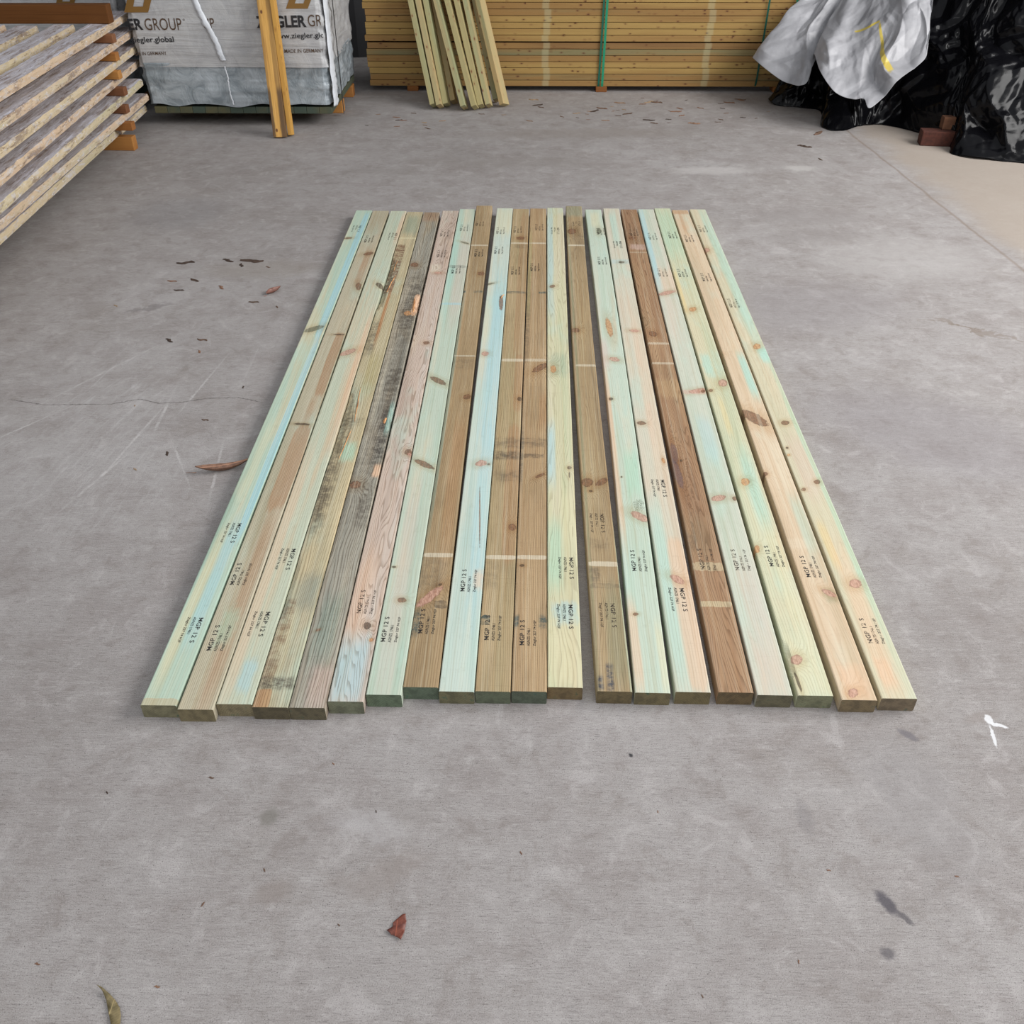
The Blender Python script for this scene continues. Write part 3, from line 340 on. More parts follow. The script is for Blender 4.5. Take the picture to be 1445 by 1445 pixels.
def board_material(i, B, L):
    cols, ring, pitch, fibre, wander, endc, _ = L
    ring = min(.9, ring * 2.1); pitch *= 1.25; wander *= 1.6; fibre *= 1.3
    lf = .97 if cols[1][1] > 170 else 1.09
    cols = tuple(tuple(min(255, int((v * .80 + .20 * (sum(c) / 3 + 3)) * lf * w)) for v, w in zip(c, (1.02, 1.0, .97))) for c in cols); endc = tuple(int((v * .75 + .25 * sum(endc) / 3) * .86) for v in endc)
    m, t, b = new_mat('board_wood_%s' % 'abcdefghijklmnopqrst'[i]); co = objco(t)
    sx = t.sep(co); seed = i * 3.7
    sco = t.vmath('ADD', co, (seed, seed * 2, seed))
    # grain phase; rings close round every knot
    ph = t.math('MULTIPLY', sx[0], 1.0 / pitch)
    ph = t.math('ADD', ph, t.math('MULTIPLY', t.noise(t.vmath('MULTIPLY', sco, (9, 0.9, 9)), 1.0, 3, 0.5), wander * 14))
    ph = t.math('ADD', ph, t.math('MULTIPLY', t.noise(t.vmath('MULTIPLY', sco, (90, 6, 90)), 1.0, 2, 0.5), 0.8))
    ph = t.math('ADD', ph, t.math('MULTIPLY', sx[2], 1.0 / pitch))
    kd = []
    for (x, y, ra, rb, an, kind) in B['k']:
        d = shape(t, co, (x, y), (max(ra, .0025), max(rb, .002)), an, 2.0, 0.8 if kind != 'm' else 2.0, (110, 70, 90))
        kd.append((d, kind))
        if ra * rb > 6e-5 and kind not in 'rm':
            e = t.math('MULTIPLY', d, 0.45); e = t.math('MULTIPLY', e, e)
            ph = t.math('ADD', ph, t.math('MULTIPLY', t.math('EXPONENT', t.math('MULTIPLY', e, -1.0)), 4.5 if kind != 'n' else 7.0))
    saw = t.math('FRACT', ph)
    line = t.math('MULTIPLY', t.mapr(saw, 0.45, 0.9, 0, 1), t.mapr(saw, 1.0, 0.93, 0, 1))
    fib = t.noise(t.vmath('MULTIPLY', sco, (520, 10, 520)), 1.0, 3, 0.6)
    lowx = t.noise(t.vmath('MULTIPLY', sco, (20, 0.8, 20)), 1.0, 4, 0.55, 0.3)
    base = t.ramp(lowx, [(0.3, cols[0]), (0.5, cols[1]), (0.68, cols[2])])
    patch = t.noise(t.vmath('MULTIPLY', sco, (9, 2.6, 9)), 1.0, 3, 0.6)
    base = t.mix(t.mapr(patch, 0.52, 0.75, 0, 0.45), base, lin((182, 210, 196) if cols[1][1] > 170 else (138, 120, 92)))
    base = t.mix(t.mapr(t.noise(t.vmath('MULTIPLY', sco, (14, 1.8, 14)), 1.1, 3, 0.6), 0.55, 0.78, 0, 0.4), base, lin((214, 196, 166) if cols[1][1] > 170 else (182, 158, 120)))
    for (cx, cy, hx, hy, col, s, ro) in B['b']:
        d = shape(t, co, (cx, cy), (max(hx, .002), max(hy, .003)), 0.0, 5.0, ro * 2.6, (70, 3.0 if hy > .1 else 30, 70))
        soft = 0.08 if (ro < .2 or hy < .02) else 0.45
        msk = t.mapr(d, 1.0 + soft, 1.0 - soft, 0, s * (.75 if col == 'white' else 1))
        if col in ('dark', 'black', 'navy', 'tealdark', 'rustd'):
            msk = t.math('MULTIPLY', msk, t.mapr(t.noise(t.vmath('MULTIPLY', sco, (30, 42, 60)), 1.0, 6, 0.78), 0.36, 0.60, 0.15, 1.0))
        base = t.mix(msk, base, lin(col))
    dk = 0.62 if cols[1][1] > 170 else 0.5
    ringc = t.mix(1.0, base, (dk * 1.04, dk * 0.96, dk * 0.9, 1), 'MULTIPLY')
    base = t.mix(t.math('MULTIPLY', line, ring), base, ringc)
    base = t.mix(t.mapr(fib, 0.5, 0.75, 0, fibre), base, ringc)
    base = t.mix(t.mapr(fib, 0.45, 0.25, 0, fibre * .5), base, t.mix(0.5, base, lin((232, 226, 206))))
    for d, kind in kd:
        c0, c1 = KC[kind]
        halo = t.mapr(d, 3.0, 1.0, 0, 0.5 if kind not in 'rm' else 0.0)
        base = t.mix(halo, base, t.mix(1.0, base, (0.80, 0.66, 0.52, 1), 'MULTIPLY'))
        kc = t.mix(t.mapr(t.noise(t.vmath('MULTIPLY', sco, (260, 60, 60)), 1, 3, .6), .4, .62, 0, .8), lin(c0), lin(c1))
        kc = t.mix(t.mapr(d, .35, .05, 0, .5), kc, lin(c1))
        kc = t.mix(t.mapr(t.noise(sco, 260, 3, 0.6), 0.45, 0.7, 0, 0.4), kc, lin(c1))
        st = 0.78 if kind not in 'nm' else 0.45
        rim = t.math('MULTIPLY', t.mapr(d, .7, .95, 0, 1), t.mapr(t.noise(sco, 90, 2, .5), .4, .6, .15, .9))
        kc = t.mix(t.math('MULTIPLY', rim, .8), kc, t.mix(1.0, lin(c1), (.55, .5, .5, 1), 'MULTIPLY'))
        msk = t.mapr(d, 1.15, 0.92, 0, st)
        if kind == 'm': msk = t.math('MULTIPLY', msk, t.mapr(t.noise(sco, 420, 2, 0.6), 0.5, 0.56, 0, 1.8), clamp=True)
        base = t.mix(msk, base, kc)
    stk = t.noise(t.vmath('MULTIPLY', sco, (75, .55, 75)), 1.3, 4, .6, .5)
    base = t.mix(t.mapr(stk, .5, .68, 0, .42), base, t.mix(1.0, base, (.86, .74, .62, 1), 'MULTIPLY'))
    base = t.mix(t.mapr(stk, .47, .32, 0, .35), base, t.mix(.5, base, lin((226, 220, 196))))
    hz = t.noise(t.vmath('MULTIPLY', sco, (40, 24, 40)), 1.0, 5, .75)
    base = t.mix(t.mapr(hz, .56, .7, 0, .28), base, t.mix(1.0, base, (.74, .70, .64, 1), 'MULTIPLY'))
    # saw marks running across
    saw2 = t.noise(t.vmath('MULTIPLY', sco, (8, 330, 8)), 1.0, 2, 0.5)
    base = t.mix(t.mapr(saw2, 0.58, 0.75, 0, 0.10 + fibre * .25), base, ringc)
    t.put(b.inputs['Base Color'], base); b.inputs['Roughness'].default_value = 0.62
    b.inputs['Specular IOR Level'].default_value = 0.3
    h = t.math('ADD', t.math('MULTIPLY', line, -ring), t.math('MULTIPLY', fib, fibre * .6))
    t.put(b.inputs['Normal'], t.bump(h, 0.5, 0.0012))
    # sawn end
    me_, u, e = new_mat('board_end_%s' % 'abcdefghijklmnopqrst'[i]); co = objco(u); s2 = u.sep(co)
    rr = random.Random(i); ox, oz = rr.uniform(-.07, .07), rr.choice((-.03, .08))
    dx = u.math('SUBTRACT', s2[0], ox); dz = u.math('SUBTRACT', s2[2], oz)
    rad = u.math('SQRT', u.math('ADD', u.math('MULTIPLY', dx, dx), u.math('MULTIPLY', dz, dz)))
    w = u.math('FRACT', u.math('ADD', u.math('MULTIPLY', rad, 1 / .0055), u.math('MULTIPLY', u.noise(co, 30, 2, .5), 1.2)))
    c = u.ramp(u.noise(u.vmath('ADD', co, (seed, 0, seed)), 38, 3, .6), [(0.35, endc), (0.6, tuple(min(255, int(v * 1.22)) for v in endc)), (0.75, (endc[0] - 22, endc[1] + 4, endc[2] + 8))])
    c = u.mix(u.mapr(w, 0.5, 0.95, 0, .45), c, u.mix(1.0, c, (.55, .55, .5, 1), 'MULTIPLY'))
    c = u.mix(u.mapr(u.noise(co, 300, 3, .6), .5, .75, 0, .4), c, lin((66, 56, 38)))
    u.put(e.inputs['Base Color'], c); e.inputs['Roughness'].default_value = 0.8
    u.put(e.inputs['Normal'], u.bump(u.noise(u.vmath('MULTIPLY', co, (200, 200, 900)), 1, 3, .6), 0.4, 0.001))
    return m, me_

def board_mesh(name, w, h, L, r=0.0035, bow=None, wane=None, n=40, chips=()):
    sec = []
    for cx, cz, a0 in ((w / 2 - r, r, -90), (w / 2 - r, h - r, 0), (-w / 2 + r, h - r, 90), (-w / 2 + r, r, 180)):
        if cz > h / 2 and cx < 0: # subdivide the top face so shaped edges stay clean
            for f in (.75, .5, .25, 0, -.25, -.5, -.75): sec.append((f * (w / 2 - r), h))
        for k in range(3):
            a = math.radians(a0 + k * 45); sec.append((cx + r * math.cos(a), cz + r * math.sin(a)))
    ys = [L * k / n for k in range(n + 1)]
    for (y0, y1, *_r) in (wane or []):
        ys += [y0 + (y1 - y0) * k / 24 for k in range(25)]
    ys = sorted(set(round(y, 4) for y in ys))
    vs = []
    for y in ys:
        dx, dz = bow(y / L) if bow else (0, 0)
        for (x, z) in sec:
            X, Z = x, z
            for (y0, y1, side, ww, dd) in (wane or []):
                if y0 < y < y1:
                    q = (y - y0) / (y1 - y0); amp = min(1, 6 * q) ** .7 * min(1, 5 * (1 - q)) * (0.85 + 0.3 * noise.noise(Vector((y * 30, z * 20, 3))))
                    e = (x * side) / (w / 2)      # 1 on the shaped edge
                    inn = 1 - ww * amp / (w / 2)
                    if e > inn and z > h * .3 and amp > .02:
                        k2 = (e - inn) / (1 - inn); Z = z - dd * amp * (0.35 + .65 * k2) * (z / h) + 0.0015 * noise.noise(Vector((y * 160, x * 200, 0)))
            vs.append((X + dx, y, Z + dz))
    m = len(sec); fs = []; mi = []
    for k in range(len(ys) - 1):
        for j in range(m):
            a = k * m + j; b2 = k * m + (j + 1) % m
            fs.append((a, a + m, b2 + m, b2)); mi.append(0)
    fs.append(tuple(range(m))); mi.append(1)
    fs.append(tuple(reversed([len(vs) - m + j for j in range(m)]))); mi.append(1)
    me = mesh(name, vs, fs, False, mi)
    bm = bmesh.new(); bm.from_mesh(me); bmesh.ops.recalc_face_normals(bm, faces=bm.faces[:]); bm.to_mesh(me); bm.free()
    return me

def ink_material():
    m, t, b = new_mat('stamp_ink'); co = objco(t)
    b.inputs['Base Color'].default_value = lin((38, 36, 38)); b.inputs['Roughness'].default_value = 0.7
    return m
def faded(mat_base, name, keep, colr):
    m, t, b = new_mat(name); co = objco(t, 'Object')
    b.inputs['Base Color'].default_value = lin(colr); b.inputs['Roughness'].default_value = 0.7
    nz = t.noise(t.vmath('MULTIPLY', co, (60, 40, 60)), 1.0, 2, 0.6); n2 = t.noise(co, 900, 2, 0.7)
    a = t.math('MULTIPLY', t.mapr(nz, keep - .08, keep + .1, .15, 1), t.mapr(n2, .3, .45, .45, 1))
    t.put(b.inputs['Alpha'], a)
    return m
INK = faded(None, 'stamp_ink_black', .36, (36, 34, 36)); INKF = faded(None, 'stamp_ink_faded', .44, (52, 42, 36))
T1 = text_mesh('MGP 12 S', 0.010, 1.08); T2 = text_mesh('AS/NZS 1748.1', 0.006); T3 = text_mesh('Ziegler 227 74 H2F', 0.006)
def stamp_mesh():
    vs = []; fs = []
    for (tv, tf), x0, x1, y0, y1 in ((T1, -.048, .048, .0120, .0245), (T2, -.050, .016, -.0035, .0045), (T3, -.050, .048, -.021, -.0120)):
        k = len(vs); vs += [(x0 + (x1 - x0) * a, y0 + (y1 - y0) * b2, 0) for a, b2 in tv]; fs += [tuple(v + k for v in f) for f in tf]
    return mesh('grade_stamp', vs, fs)
STAMP = stamp_mesh(); STAMP.materials.append(INK); STAMPF = stamp_mesh(); STAMPF.materials.append(INKF)

BOWS = {7: lambda u: (0, .010 * max(0, (u - .86) / .14) ** 2), 12: lambda u: (-.010 * math.sin(math.pi * u), .010 * max(0, (u - .88) / .12) ** 2),
        13: lambda u: (.009 * math.sin(math.pi * u), 0), 18: lambda u: (.004 * math.sin(math.pi * u), 0)}
# lengths along the board where the arris is missing: y0, y1, side, width, depth
WANES = {3: [(2.30, 2.95, -1, .026, .020), (1.06, 1.62, -1, .022, .010), (0.30, .60, -1, .012, .006)], 4: [(2.28, 2.52, 1, .014, .012), (1.28, 1.46, 1, .010, .008)], 17: [(.06, .20, -1, .010, .008)],
         2: [(2.50, 2.60, 1, .008, .008)]}
for i, (B, L) in enumerate(zip(BOARDS, LOOK)):
    me = board_mesh('timber_board', .0893, .045, B['L'], .0032, BOWS.get(i), WANES.get(i))
    o = link('timber_board', me, board_material(i, B, L)); o.location = (B['p'][0], B['p'][1], 0); o.rotation_euler = (0, 0, B['a'])
    tag(o, L[6], 'timber', 'graded boards laid side by side on the floor')
    for (x, y, sg) in B['s']:
        bw = BOWS[i](y / B['L']) if i in BOWS else (0, 0)
        s = link('grade_stamp', STAMPF if (i in (5, 12, 15, 16, 19) or y > 3.2) else STAMP, (), o)
        s.location = (x + bw[0], y, .0453 + bw[1] + .0002); s.rotation_euler = (0, 0, math.pi / 2 * sg)
    if i in (3, 4, 8):   # lifted splinters of fresh wood
        for (x, y, ln, w, an) in {3: [(-.012, 2.60, .20, .005, .10), (-.018, 2.82, .13, .003, .03), (-.004, 1.48, .26, .0035, -.06), (-.006, 1.20, .20, .003, .07)], 4: [(.026, 2.36, .15, .009, -.05), (.022, 1.36, .04, .010, .1)], 8: [(.030, 2.40, .05, .006, .3)]}[i]:
            n = 10; vs = []; fs = []
            for k in range(n + 1):
                u = k / n; wd = w * math.sin(math.pi * min(1, u * .95 + .05)) ** .6 + .0005
                cx = x + an * (u - .5) * ln + .0015 * noise.noise(Vector((u * 9, i, x * 99))); z = .0452 + .004 * math.sin(math.pi * u) * (1 if w > .004 else .4)
                vs += [(cx - wd / 2, y - ln / 2 + u * ln, z - .0006), (cx, y - ln / 2 + u * ln, z + wd * .35), (cx + wd / 2, y - ln / 2 + u * ln, z - .0006), (cx, y - ln / 2 + u * ln, z - .0010)]
                if k:
                    a = 4 * k
                    for j in range(4): fs.append((a - 4 + j, a - 4 + (j + 1) % 4, a + (j + 1) % 4, a + j))
            sm, t2, b2 = new_mat('fresh_splinter'); t2.put(b2.inputs['Base Color'], t2.ramp(t2.noise(t2.vmath('MULTIPLY', objco(t2), (300, 20, 100)), 1, 2, .5), [(0.35, (150, 96, 58)), (0.6, (218, 164, 112))])); b2.inputs['Roughness'].default_value = .7
            tag(link('splinter', mesh('splinter', vs, fs), [sm], o), 'raised orange splinter')

# ---------------------------------------------------------------- generic sawn timber materials
def pine_material(name, stops, knotc=(110, 66, 40), axis=0, knots=True, rings=.3, dust=None, marks=()):
    """axis: local axis the grain runs along"""
    m, t, b = new_mat(name); co = objco(t); rnd = t.node('ShaderNodeObjectInfo').outputs['Random']
    off = t.math('MULTIPLY', rnd, 37.0); co2 = t.vmath('ADD', co, t.comb(off, off, off))
    def st(along, across):
        v = [across] * 3; v[axis] = along; return t.vmath('MULTIPLY', co2, tuple(v))
    tone = t.math('ADD', t.math('MULTIPLY', rnd, 0.6), t.math('MULTIPLY', t.noise(st(0.9, 14), 1, 3, .5), 0.5))
    base = t.ramp(tone, stops)
    g = t.noise(st(1.4, 95), 1, 4, .6, .3); f = t.noise(st(9, 480), 1, 2, .6)
    dk = t.mix(1.0, base, (.62, .55, .48, 1), 'MULTIPLY')
    base = t.mix(t.mapr(g, .5, .72, 0, rings), base, dk); base = t.mix(t.mapr(f, .52, .75, 0, .3), base, dk)
    if knots:
        sc = [9.0] * 3; sc[axis] = 4.6
        vo = t.node('ShaderNodeTexVoronoi'); t.put(vo.inputs['Vector'], t.vmath('ADD', t.vmath('MULTIPLY', co, tuple(sc)), t.comb(off, off, off)))
        col = t.sep(vo.outputs['Color'])
        dd = t.math('ADD', vo.outputs['Distance'], t.math('MULTIPLY', t.math('SUBTRACT', t.noise(co2, 60, 3, .6), .5), .16))
        kk = t.math('MULTIPLY', t.mapr(dd, .27, .17, 0, .85), t.mapr(col[0], .84, .86, 0, 1))
        base = t.mix(t.math('MULTIPLY', t.mapr(dd, .6, .2, 0, .35), t.mapr(col[0], .84, .86, 0, 1)), base, lin(tuple(int(v * 1.3) for v in knotc)))
        base = t.mix(kk, base, lin(knotc))
    for (mx, mw) in marks:
        xs = t.sep(co)[axis]; base = t.mix(t.mapr(t.math('ABSOLUTE', t.math('SUBTRACT', xs, mx)), mw, mw * .5, 0, .32), base, lin((188, 186, 150)))
    if dust:
        nz = t.sep(t.node('ShaderNodeNewGeometry').outputs['True Normal'])[2]
        dn = t.noise(st(5, 30), 1, 5, .7, .6)
        top = t.mapr(nz, .5, .9, 0, 1)
        greyc = t.ramp(t.noise(st(3, 45), 1, 4, .7, .5), [(0.3, dust[0]), (0.5, dust[1]), (0.7, dust[2])])
        base = t.mix(t.math('MULTIPLY', top, t.mapr(dn, .2, .5, .55, 1)), base, greyc)
        edge = t.mapr(t.noise(st(9, 30), 1, 6, .8, .8), .52, .60, 0, .9)
        base = t.mix(t.math('MULTIPLY', edge, t.math('SUBTRACT', 1.0, t.math('MULTIPLY', top, .7))), base, lin((206, 200, 198)))
        base = t.mix(t.mapr(t.noise(st(5, 34), 1.7, 5, .75), .54, .68, 0, .8), base, lin((116, 90, 68)))
        base = t.mix(t.mapr(t.noise(st(2.2, 12), 1.3, 5, .75), .54, .64, 0, .65), base, lin((126, 106, 96)))
        base = t.mix(t.mapr(t.noise(st(30, 60), 1.0, 3, .75), .62, .68, 0, .8), base, lin((232, 230, 236)))
    t.put(b.inputs['Base Color'], base); b.inputs['Roughness'].default_value = .72; b.inputs['Specular IOR Level'].default_value = .25
    t.put(b.inputs['Normal'], t.bump(t.math('ADD', g, t.math('MULTIPLY', f, .5)) if not dust else t.math('ADD', g, t.noise(co2, 70, 5, .7)), .35 if not dust else .8, .0015 if not dust else .004))
    return m

# ---------------------------------------------------------------- pile of dusty rough-sawn boards (left)
DUSTY = pine_material('dusty_rough_sawn_wood', [(.15, (196, 188, 154)), (.4, (212, 194, 162)), (.65, (212, 186, 158)), (.9, (196, 194, 166))], (96, 66, 46), 1, False, .3,
                      ((146, 128, 118), (190, 184, 188), (226, 226, 238)))
STICK = pine_material('orange_bearer_wood', [(.2, (128, 80, 42)), (.5, (156, 102, 54)), (.85, (184, 130, 70))], (90, 46, 24), 0, False, .5)
DARKB = pine_material('dark_stained_bearer_wood', [(.2, (84, 52, 22)), (.5, (104, 64, 28)), (.8, (122, 80, 38))], (40, 24, 14), 0, False, .7)
BROWNB = pine_material('brown_bearer_wood', [(.2, (96, 62, 44)), (.6, (124, 82, 56)), (.9, (140, 96, 66))], (60, 36, 24), 0, False, .5)
LAY = [(0.672, (-2.6314, 4.8537), (-2.8139, 7.2691)), (0.575, (-2.585, 4.6832), (-2.7889, 7.2562)), (0.478, (-2.5623, 4.5639), (-2.775, 7.1847)),
       (0.381, (-2.5428, 4.4515), (-2.7879, 7.1831)), (0.284, (-2.5258, 4.3445), (-2.7374, 7.015)), (0.187, (-2.5759, 4.382), (-2.7191, 7.015)), (0.09, (-2.6437, 4.458), (-2.7607, 6.4563))]
ORD = ['top', 'second', 'third', 'fourth', 'fifth', 'sixth', 'lowest']
ROW = ['outer edge', 'second in', 'third in', 'fourth in', 'fifth in']
def rough_board(L, seed, w=.13, h=.0435):
    bm = bmesh.new(); n = int(L / .035)
    bmesh.ops.create_grid(bm, x_segments=1, y_segments=1, size=1); bm.clear()
    rings = []
    prof = [(0, 0), (-w * .5, 0), (-w, 0), (-w, h * .5), (-w, h), (-w * .66, h), (-w * .33, h), (0, h), (.001, h * .5)]
    for k in range(n + 1):
        y = -L * k / n; ring = []
        for (x, z) in prof:
            q = Vector((x * 25 + seed * 3, y * 14, z * 40)); a = .005 if z > 0 else .001
            e = .004 if (x > -.002 and z > h * .9) else 0
            ring.append(bm.verts.new((x + noise.noise(q) * a - e * (1 + noise.noise(q * 2.3)), y, z + noise.noise(q + Vector((9, 9, 9))) * a * .6 - e * .5)))
        rings.append(ring)
    m = len(prof)
    for a, b2 in zip(rings, rings[1:]):
        for j in range(m): bm.faces.new((a[j], a[(j + 1) % m], b2[(j + 1) % m], b2[j]))
    bm.faces.new(rings[0]); bm.faces.new(list(reversed(rings[-1])))
    bmesh.ops.recalc_face_normals(bm, faces=bm.faces[:])
    me = bpy.data.meshes.new('rough_board'); bm.to_mesh(me); bm.free(); return me
for li, (z, a, b) in enumerate(LAY):
    a = Vector(a); b = Vector(b); d = (b - a).normalized(); r = Vector((d.y, -d.x)); ang = math.atan2(r.y, r.x)
    ncol = 4 if li == 0 else 3
    for c in range(ncol):
        end = b - r * (c * .225) + d * (0, -.52, -.55, -.5)[c] * (1 if li == 0 else .1)
        if li == 6 and c >= 1: end = Vector((-2.785, 7.10)) - r * ((c - 1) * .225)
        o = link('rough_sawn_board', rough_board(3.75 if li != 6 else (3.2, .62, 3.75)[c], li * 5 + c), [DUSTY]); o.location = (end.x, end.y, z); o.rotation_euler = (0, 0, ang)
        tag(o, 'dusty rough-sawn board, %s layer of the left pile, %s' % (ORD[li], ROW[c]), 'board', 'rough-sawn boards in the left pile')
SK = [(-2.7216, 6.6303, .620, 0), (-2.7046, 6.5718, .523, 1), (-2.6879, 6.5053, .426, 1), (-2.6704, 6.488, .329, 2), (-2.6608, 6.4314, .232, 2), (-2.632, 6.3906, .135, 1)]
for k, (x, y, z, mt) in enumerate(SK):
    for far in (0, 1):
        L = .80
        me = box_mesh('spacer_block', -L, 0, 0, .055, 0, .0505, .003, 1)
        o = link('spacer_block', me, [(BROWNB, STICK, BROWNB)[mt] if mt != 1 else STICK]); o.location = (x + (.14 if far else 0) , y - (2.75 if far else 0), z + .0008); o.rotation_euler = (0, 0, math.radians(-3))
        tag(o, ('%s spacer block under the %s board layer, %s end of the left pile' % (('brown', 'orange', 'dark brown')[mt], ORD[k], 'near' if far else 'far')), 'spacer', 'spacer blocks in the left pile')
for far, (x, y) in enumerate(((-2.663, 6.416), (-2.52, 3.7))):
    me = box_mesh('bearer', -.85, 0, 0, .07, 0, .0885, .005, 2)
    o = link('bearer', me, [STICK]); o.location = (x, y, 0); o.rotation_euler = (0, 0, math.radians(-2))
    tag(o, 'orange-brown bearer on the floor under the %s end of the left pile' % ('far', 'near')[far], 'bearer')
me = box_mesh('crosspiece', -1.35, 0, 0, .085, 0, .112, .006, 2)
o = link('crosspiece', me, [DARKB]); o.location = (-2.762, 6.745, .7165); o.rotation_euler = (0, 0, math.radians(1.0))
tag(o, 'dark brown stained crosspiece lying on top of the left pile', 'timber')

# ---------------------------------------------------------------- plastic-wrapped bale
def wrap_material(name, c0, c1, wr=(1.5, 22), rough=.42, horiz=.6):
    m, t, b = new_mat(name); co = objco(t)
    w = t.noise(t.vmath('MULTIPLY', co, (wr[0], wr[0], wr[1])), 1.0, 5, .6, .8); w2 = t.noise(co, 7, 5, .65, .8)
    t.put(b.inputs['Base Color'], t.ramp(w2, [(.3, c0), (.7, c1)])); b.inputs['Roughness'].default_value = rough
    t.put(b.inputs['Normal'], t.bump(t.math('ADD', t.math('MULTIPLY', w, horiz), t.math('MULTIPLY', w2, 1 - horiz)), .8, .02))
    return m
SHEETM = wrap_material('white_printed_sheet', (172, 172, 174), (190, 190, 190))
FILMM = wrap_material('grey_translucent_film', (126, 136, 142), (176, 184, 190), (3, 7), .26, .2)
FLAPM = wrap_material('bright_white_tape', (214, 218, 224), (226, 230, 236), (8, 8), .4)
def wrap_disp(x, z, amp=.006, seed=0.0):
    q = Vector((x * 1.3 + seed, seed, z * 13)); v = noise.turbulence(q, 3, False) * .8
    return amp * v + .010 * noise.noise(Vector((x * 2.1, seed, z * 3)))
def wrapped_block(name, x0, x1, y0, y1, z0, z1, seed, amp, mat, parent, flare=0.0, nx=110, nz=50, hem=0.0):
    """four-sided wrap with soft corners, wrinkled outwards"""
    r = .03; per = []
    def side(ax, ay, bx, by, n):
        for k in range(n): per.append((ax + (bx - ax) * k / n, ay + (by - ay) * k / n))
    n1 = nx; n2 = 50
    pts = []
    side(x1 , y1, x1, y0 + r, n2)
    for k in range(6): a = math.radians(0 - 90 * k / 6); per.append((x1 - r + r * math.cos(a), y0 + r + r * math.sin(a)))
    side(x1 - r, y0, x0 + r, y0, n1)
    for k in range(6): a = math.radians(-90 - 90 * k / 6); per.append((x0 + r + r * math.cos(a), y0 + r + r * math.sin(a)))
    side(x0, y0 + r, x0, y1, n2); per.append((x0, y1))
    side(x0, y1, x1, y1, 20)
    m = len(per); vs = []; fs = []
    cx, cy = (x0 + x1) / 2, (y0 + y1) / 2
    for k in range(nz + 1):
        u = k / nz
        for (x, y) in per:
            zz = z0 + (z1 - z0) * u
            if hem: zz -= (1 - u) ** 3 * hem * (noise.noise(Vector((x * 5, y * 5, seed))) - .2)
            dx = 1 if x > x1 - r * 1.01 else (-1 if x < x0 + r * 1.01 else 0); dy = -1 if y < y0 + r * 1.01 else 0
            D = wrap_disp(x + y, zz, amp, seed) + flare * (1 - u)
            if dx: D += .012 * noise.turbulence(Vector((y * 9, seed, zz * 14)), 3, False) - .01
            vs.append((x + dx * D, y + dy * D, zz))
        if k:
            for j in range(m): fs.append(((k - 1) * m + j, (k - 1) * m + (j + 1) % m, k * m + (j + 1) % m, k * m + j))
    fs.append(tuple(nz * m + j for j in range(m)))
    me = mesh(name, vs, fs, True); o = link(name, me, [mat], parent); return o
GOLD, t, b = new_mat('gold_brown_print'); b.inputs['Base Color'].default_value = lin((128, 94, 42)); b.inputs['Roughness'].default_value = .5
BLK, t, b = new_mat('black_print'); b.inputs['Base Color'].default_value = lin((34, 34, 38)); b.inputs['Roughness'].default_value = .5
BRN, t, b = new_mat('brown_print'); b.inputs['Base Color'].default_value = lin((84, 64, 48)); b.inputs['Roughness'].default_value = .5
YF = 7.03
def face_pos(x, z, seed): return (x, YF - wrap_disp(x + YF, z, .006, seed) - .003, z)
def print_text(txt, x0, x1, za, zb, mat, parent, seed, bold=0, zslope=0.0, xmax=None, xmin=None):
    vs, fs = text_mesh(txt, bold); P = []
    for a, c in vs:
        x = x0 + (x1 - x0) * a; P.append(face_pos(min(x, xmax) if xmax else x, za + (zb - za) * c + zslope * a, seed))
    if xmax: fs = [f for f in fs if sum(x0 + (x1 - x0) * vs[v][0] for v in f) / len(f) < xmax]
    if xmin: fs = [f for f in fs if sum(x0 + (x1 - x0) * vs[v][0] for v in f) / len(f) > xmin]
    return link('printed_lettering', mesh('printed_lettering', P, fs), [mat], parent)
def logo(x0, x1, z0, z1, parent, seed):
    w = x1 - x0; h = z1 - z0
    def quad(u0, v0, u1, v1, u2, v2, u3, v3):
        out = []
        n = 4
        return [face_pos(x0 + u * w, z0 + v * h, seed) for u, v in ((u0, v0), (u1, v1), (u2, v2), (u3, v3))]
    # slanted square frame: gold lower half, black upper half
    O = [(0, 0), (.62, 0), (1.0, 1.0), (.38, 1.0)]; I = [(.27, .19), (.52, .19), (.72, .81), (.47, .81)]
    def lerp(p, q, f): return (p[0] + (q[0] - p[0]) * f, p[1] + (q[1] - p[1]) * f)
    om, im = lerp(O[0], O[3], .5), lerp(I[0], I[3], .5); on, inn = lerp(O[1], O[2], .5), lerp(I[1], I[2], .5)
    low = [[O[0], O[1], I[1], I[0]], [O[0], I[0], im, om], [O[1], on, inn, I[1]]]
    up = [[O[3], O[2], I[2], I[3]], [om, im, I[3], O[3]], [on, O[2], I[2], inn]]
    for polys, mt, nm in ((low, GOLD, 'logo_lower_half'), (up, BLK, 'logo_upper_half')):
        vs = []; fs = []
        for p in polys:
            fs.append(tuple(range(len(vs), len(vs) + 4))); vs += [face_pos(x0 + u * w, z0 + v * h, seed) for u, v in p]
        link(nm, mesh(nm, vs, fs), [mt], parent)
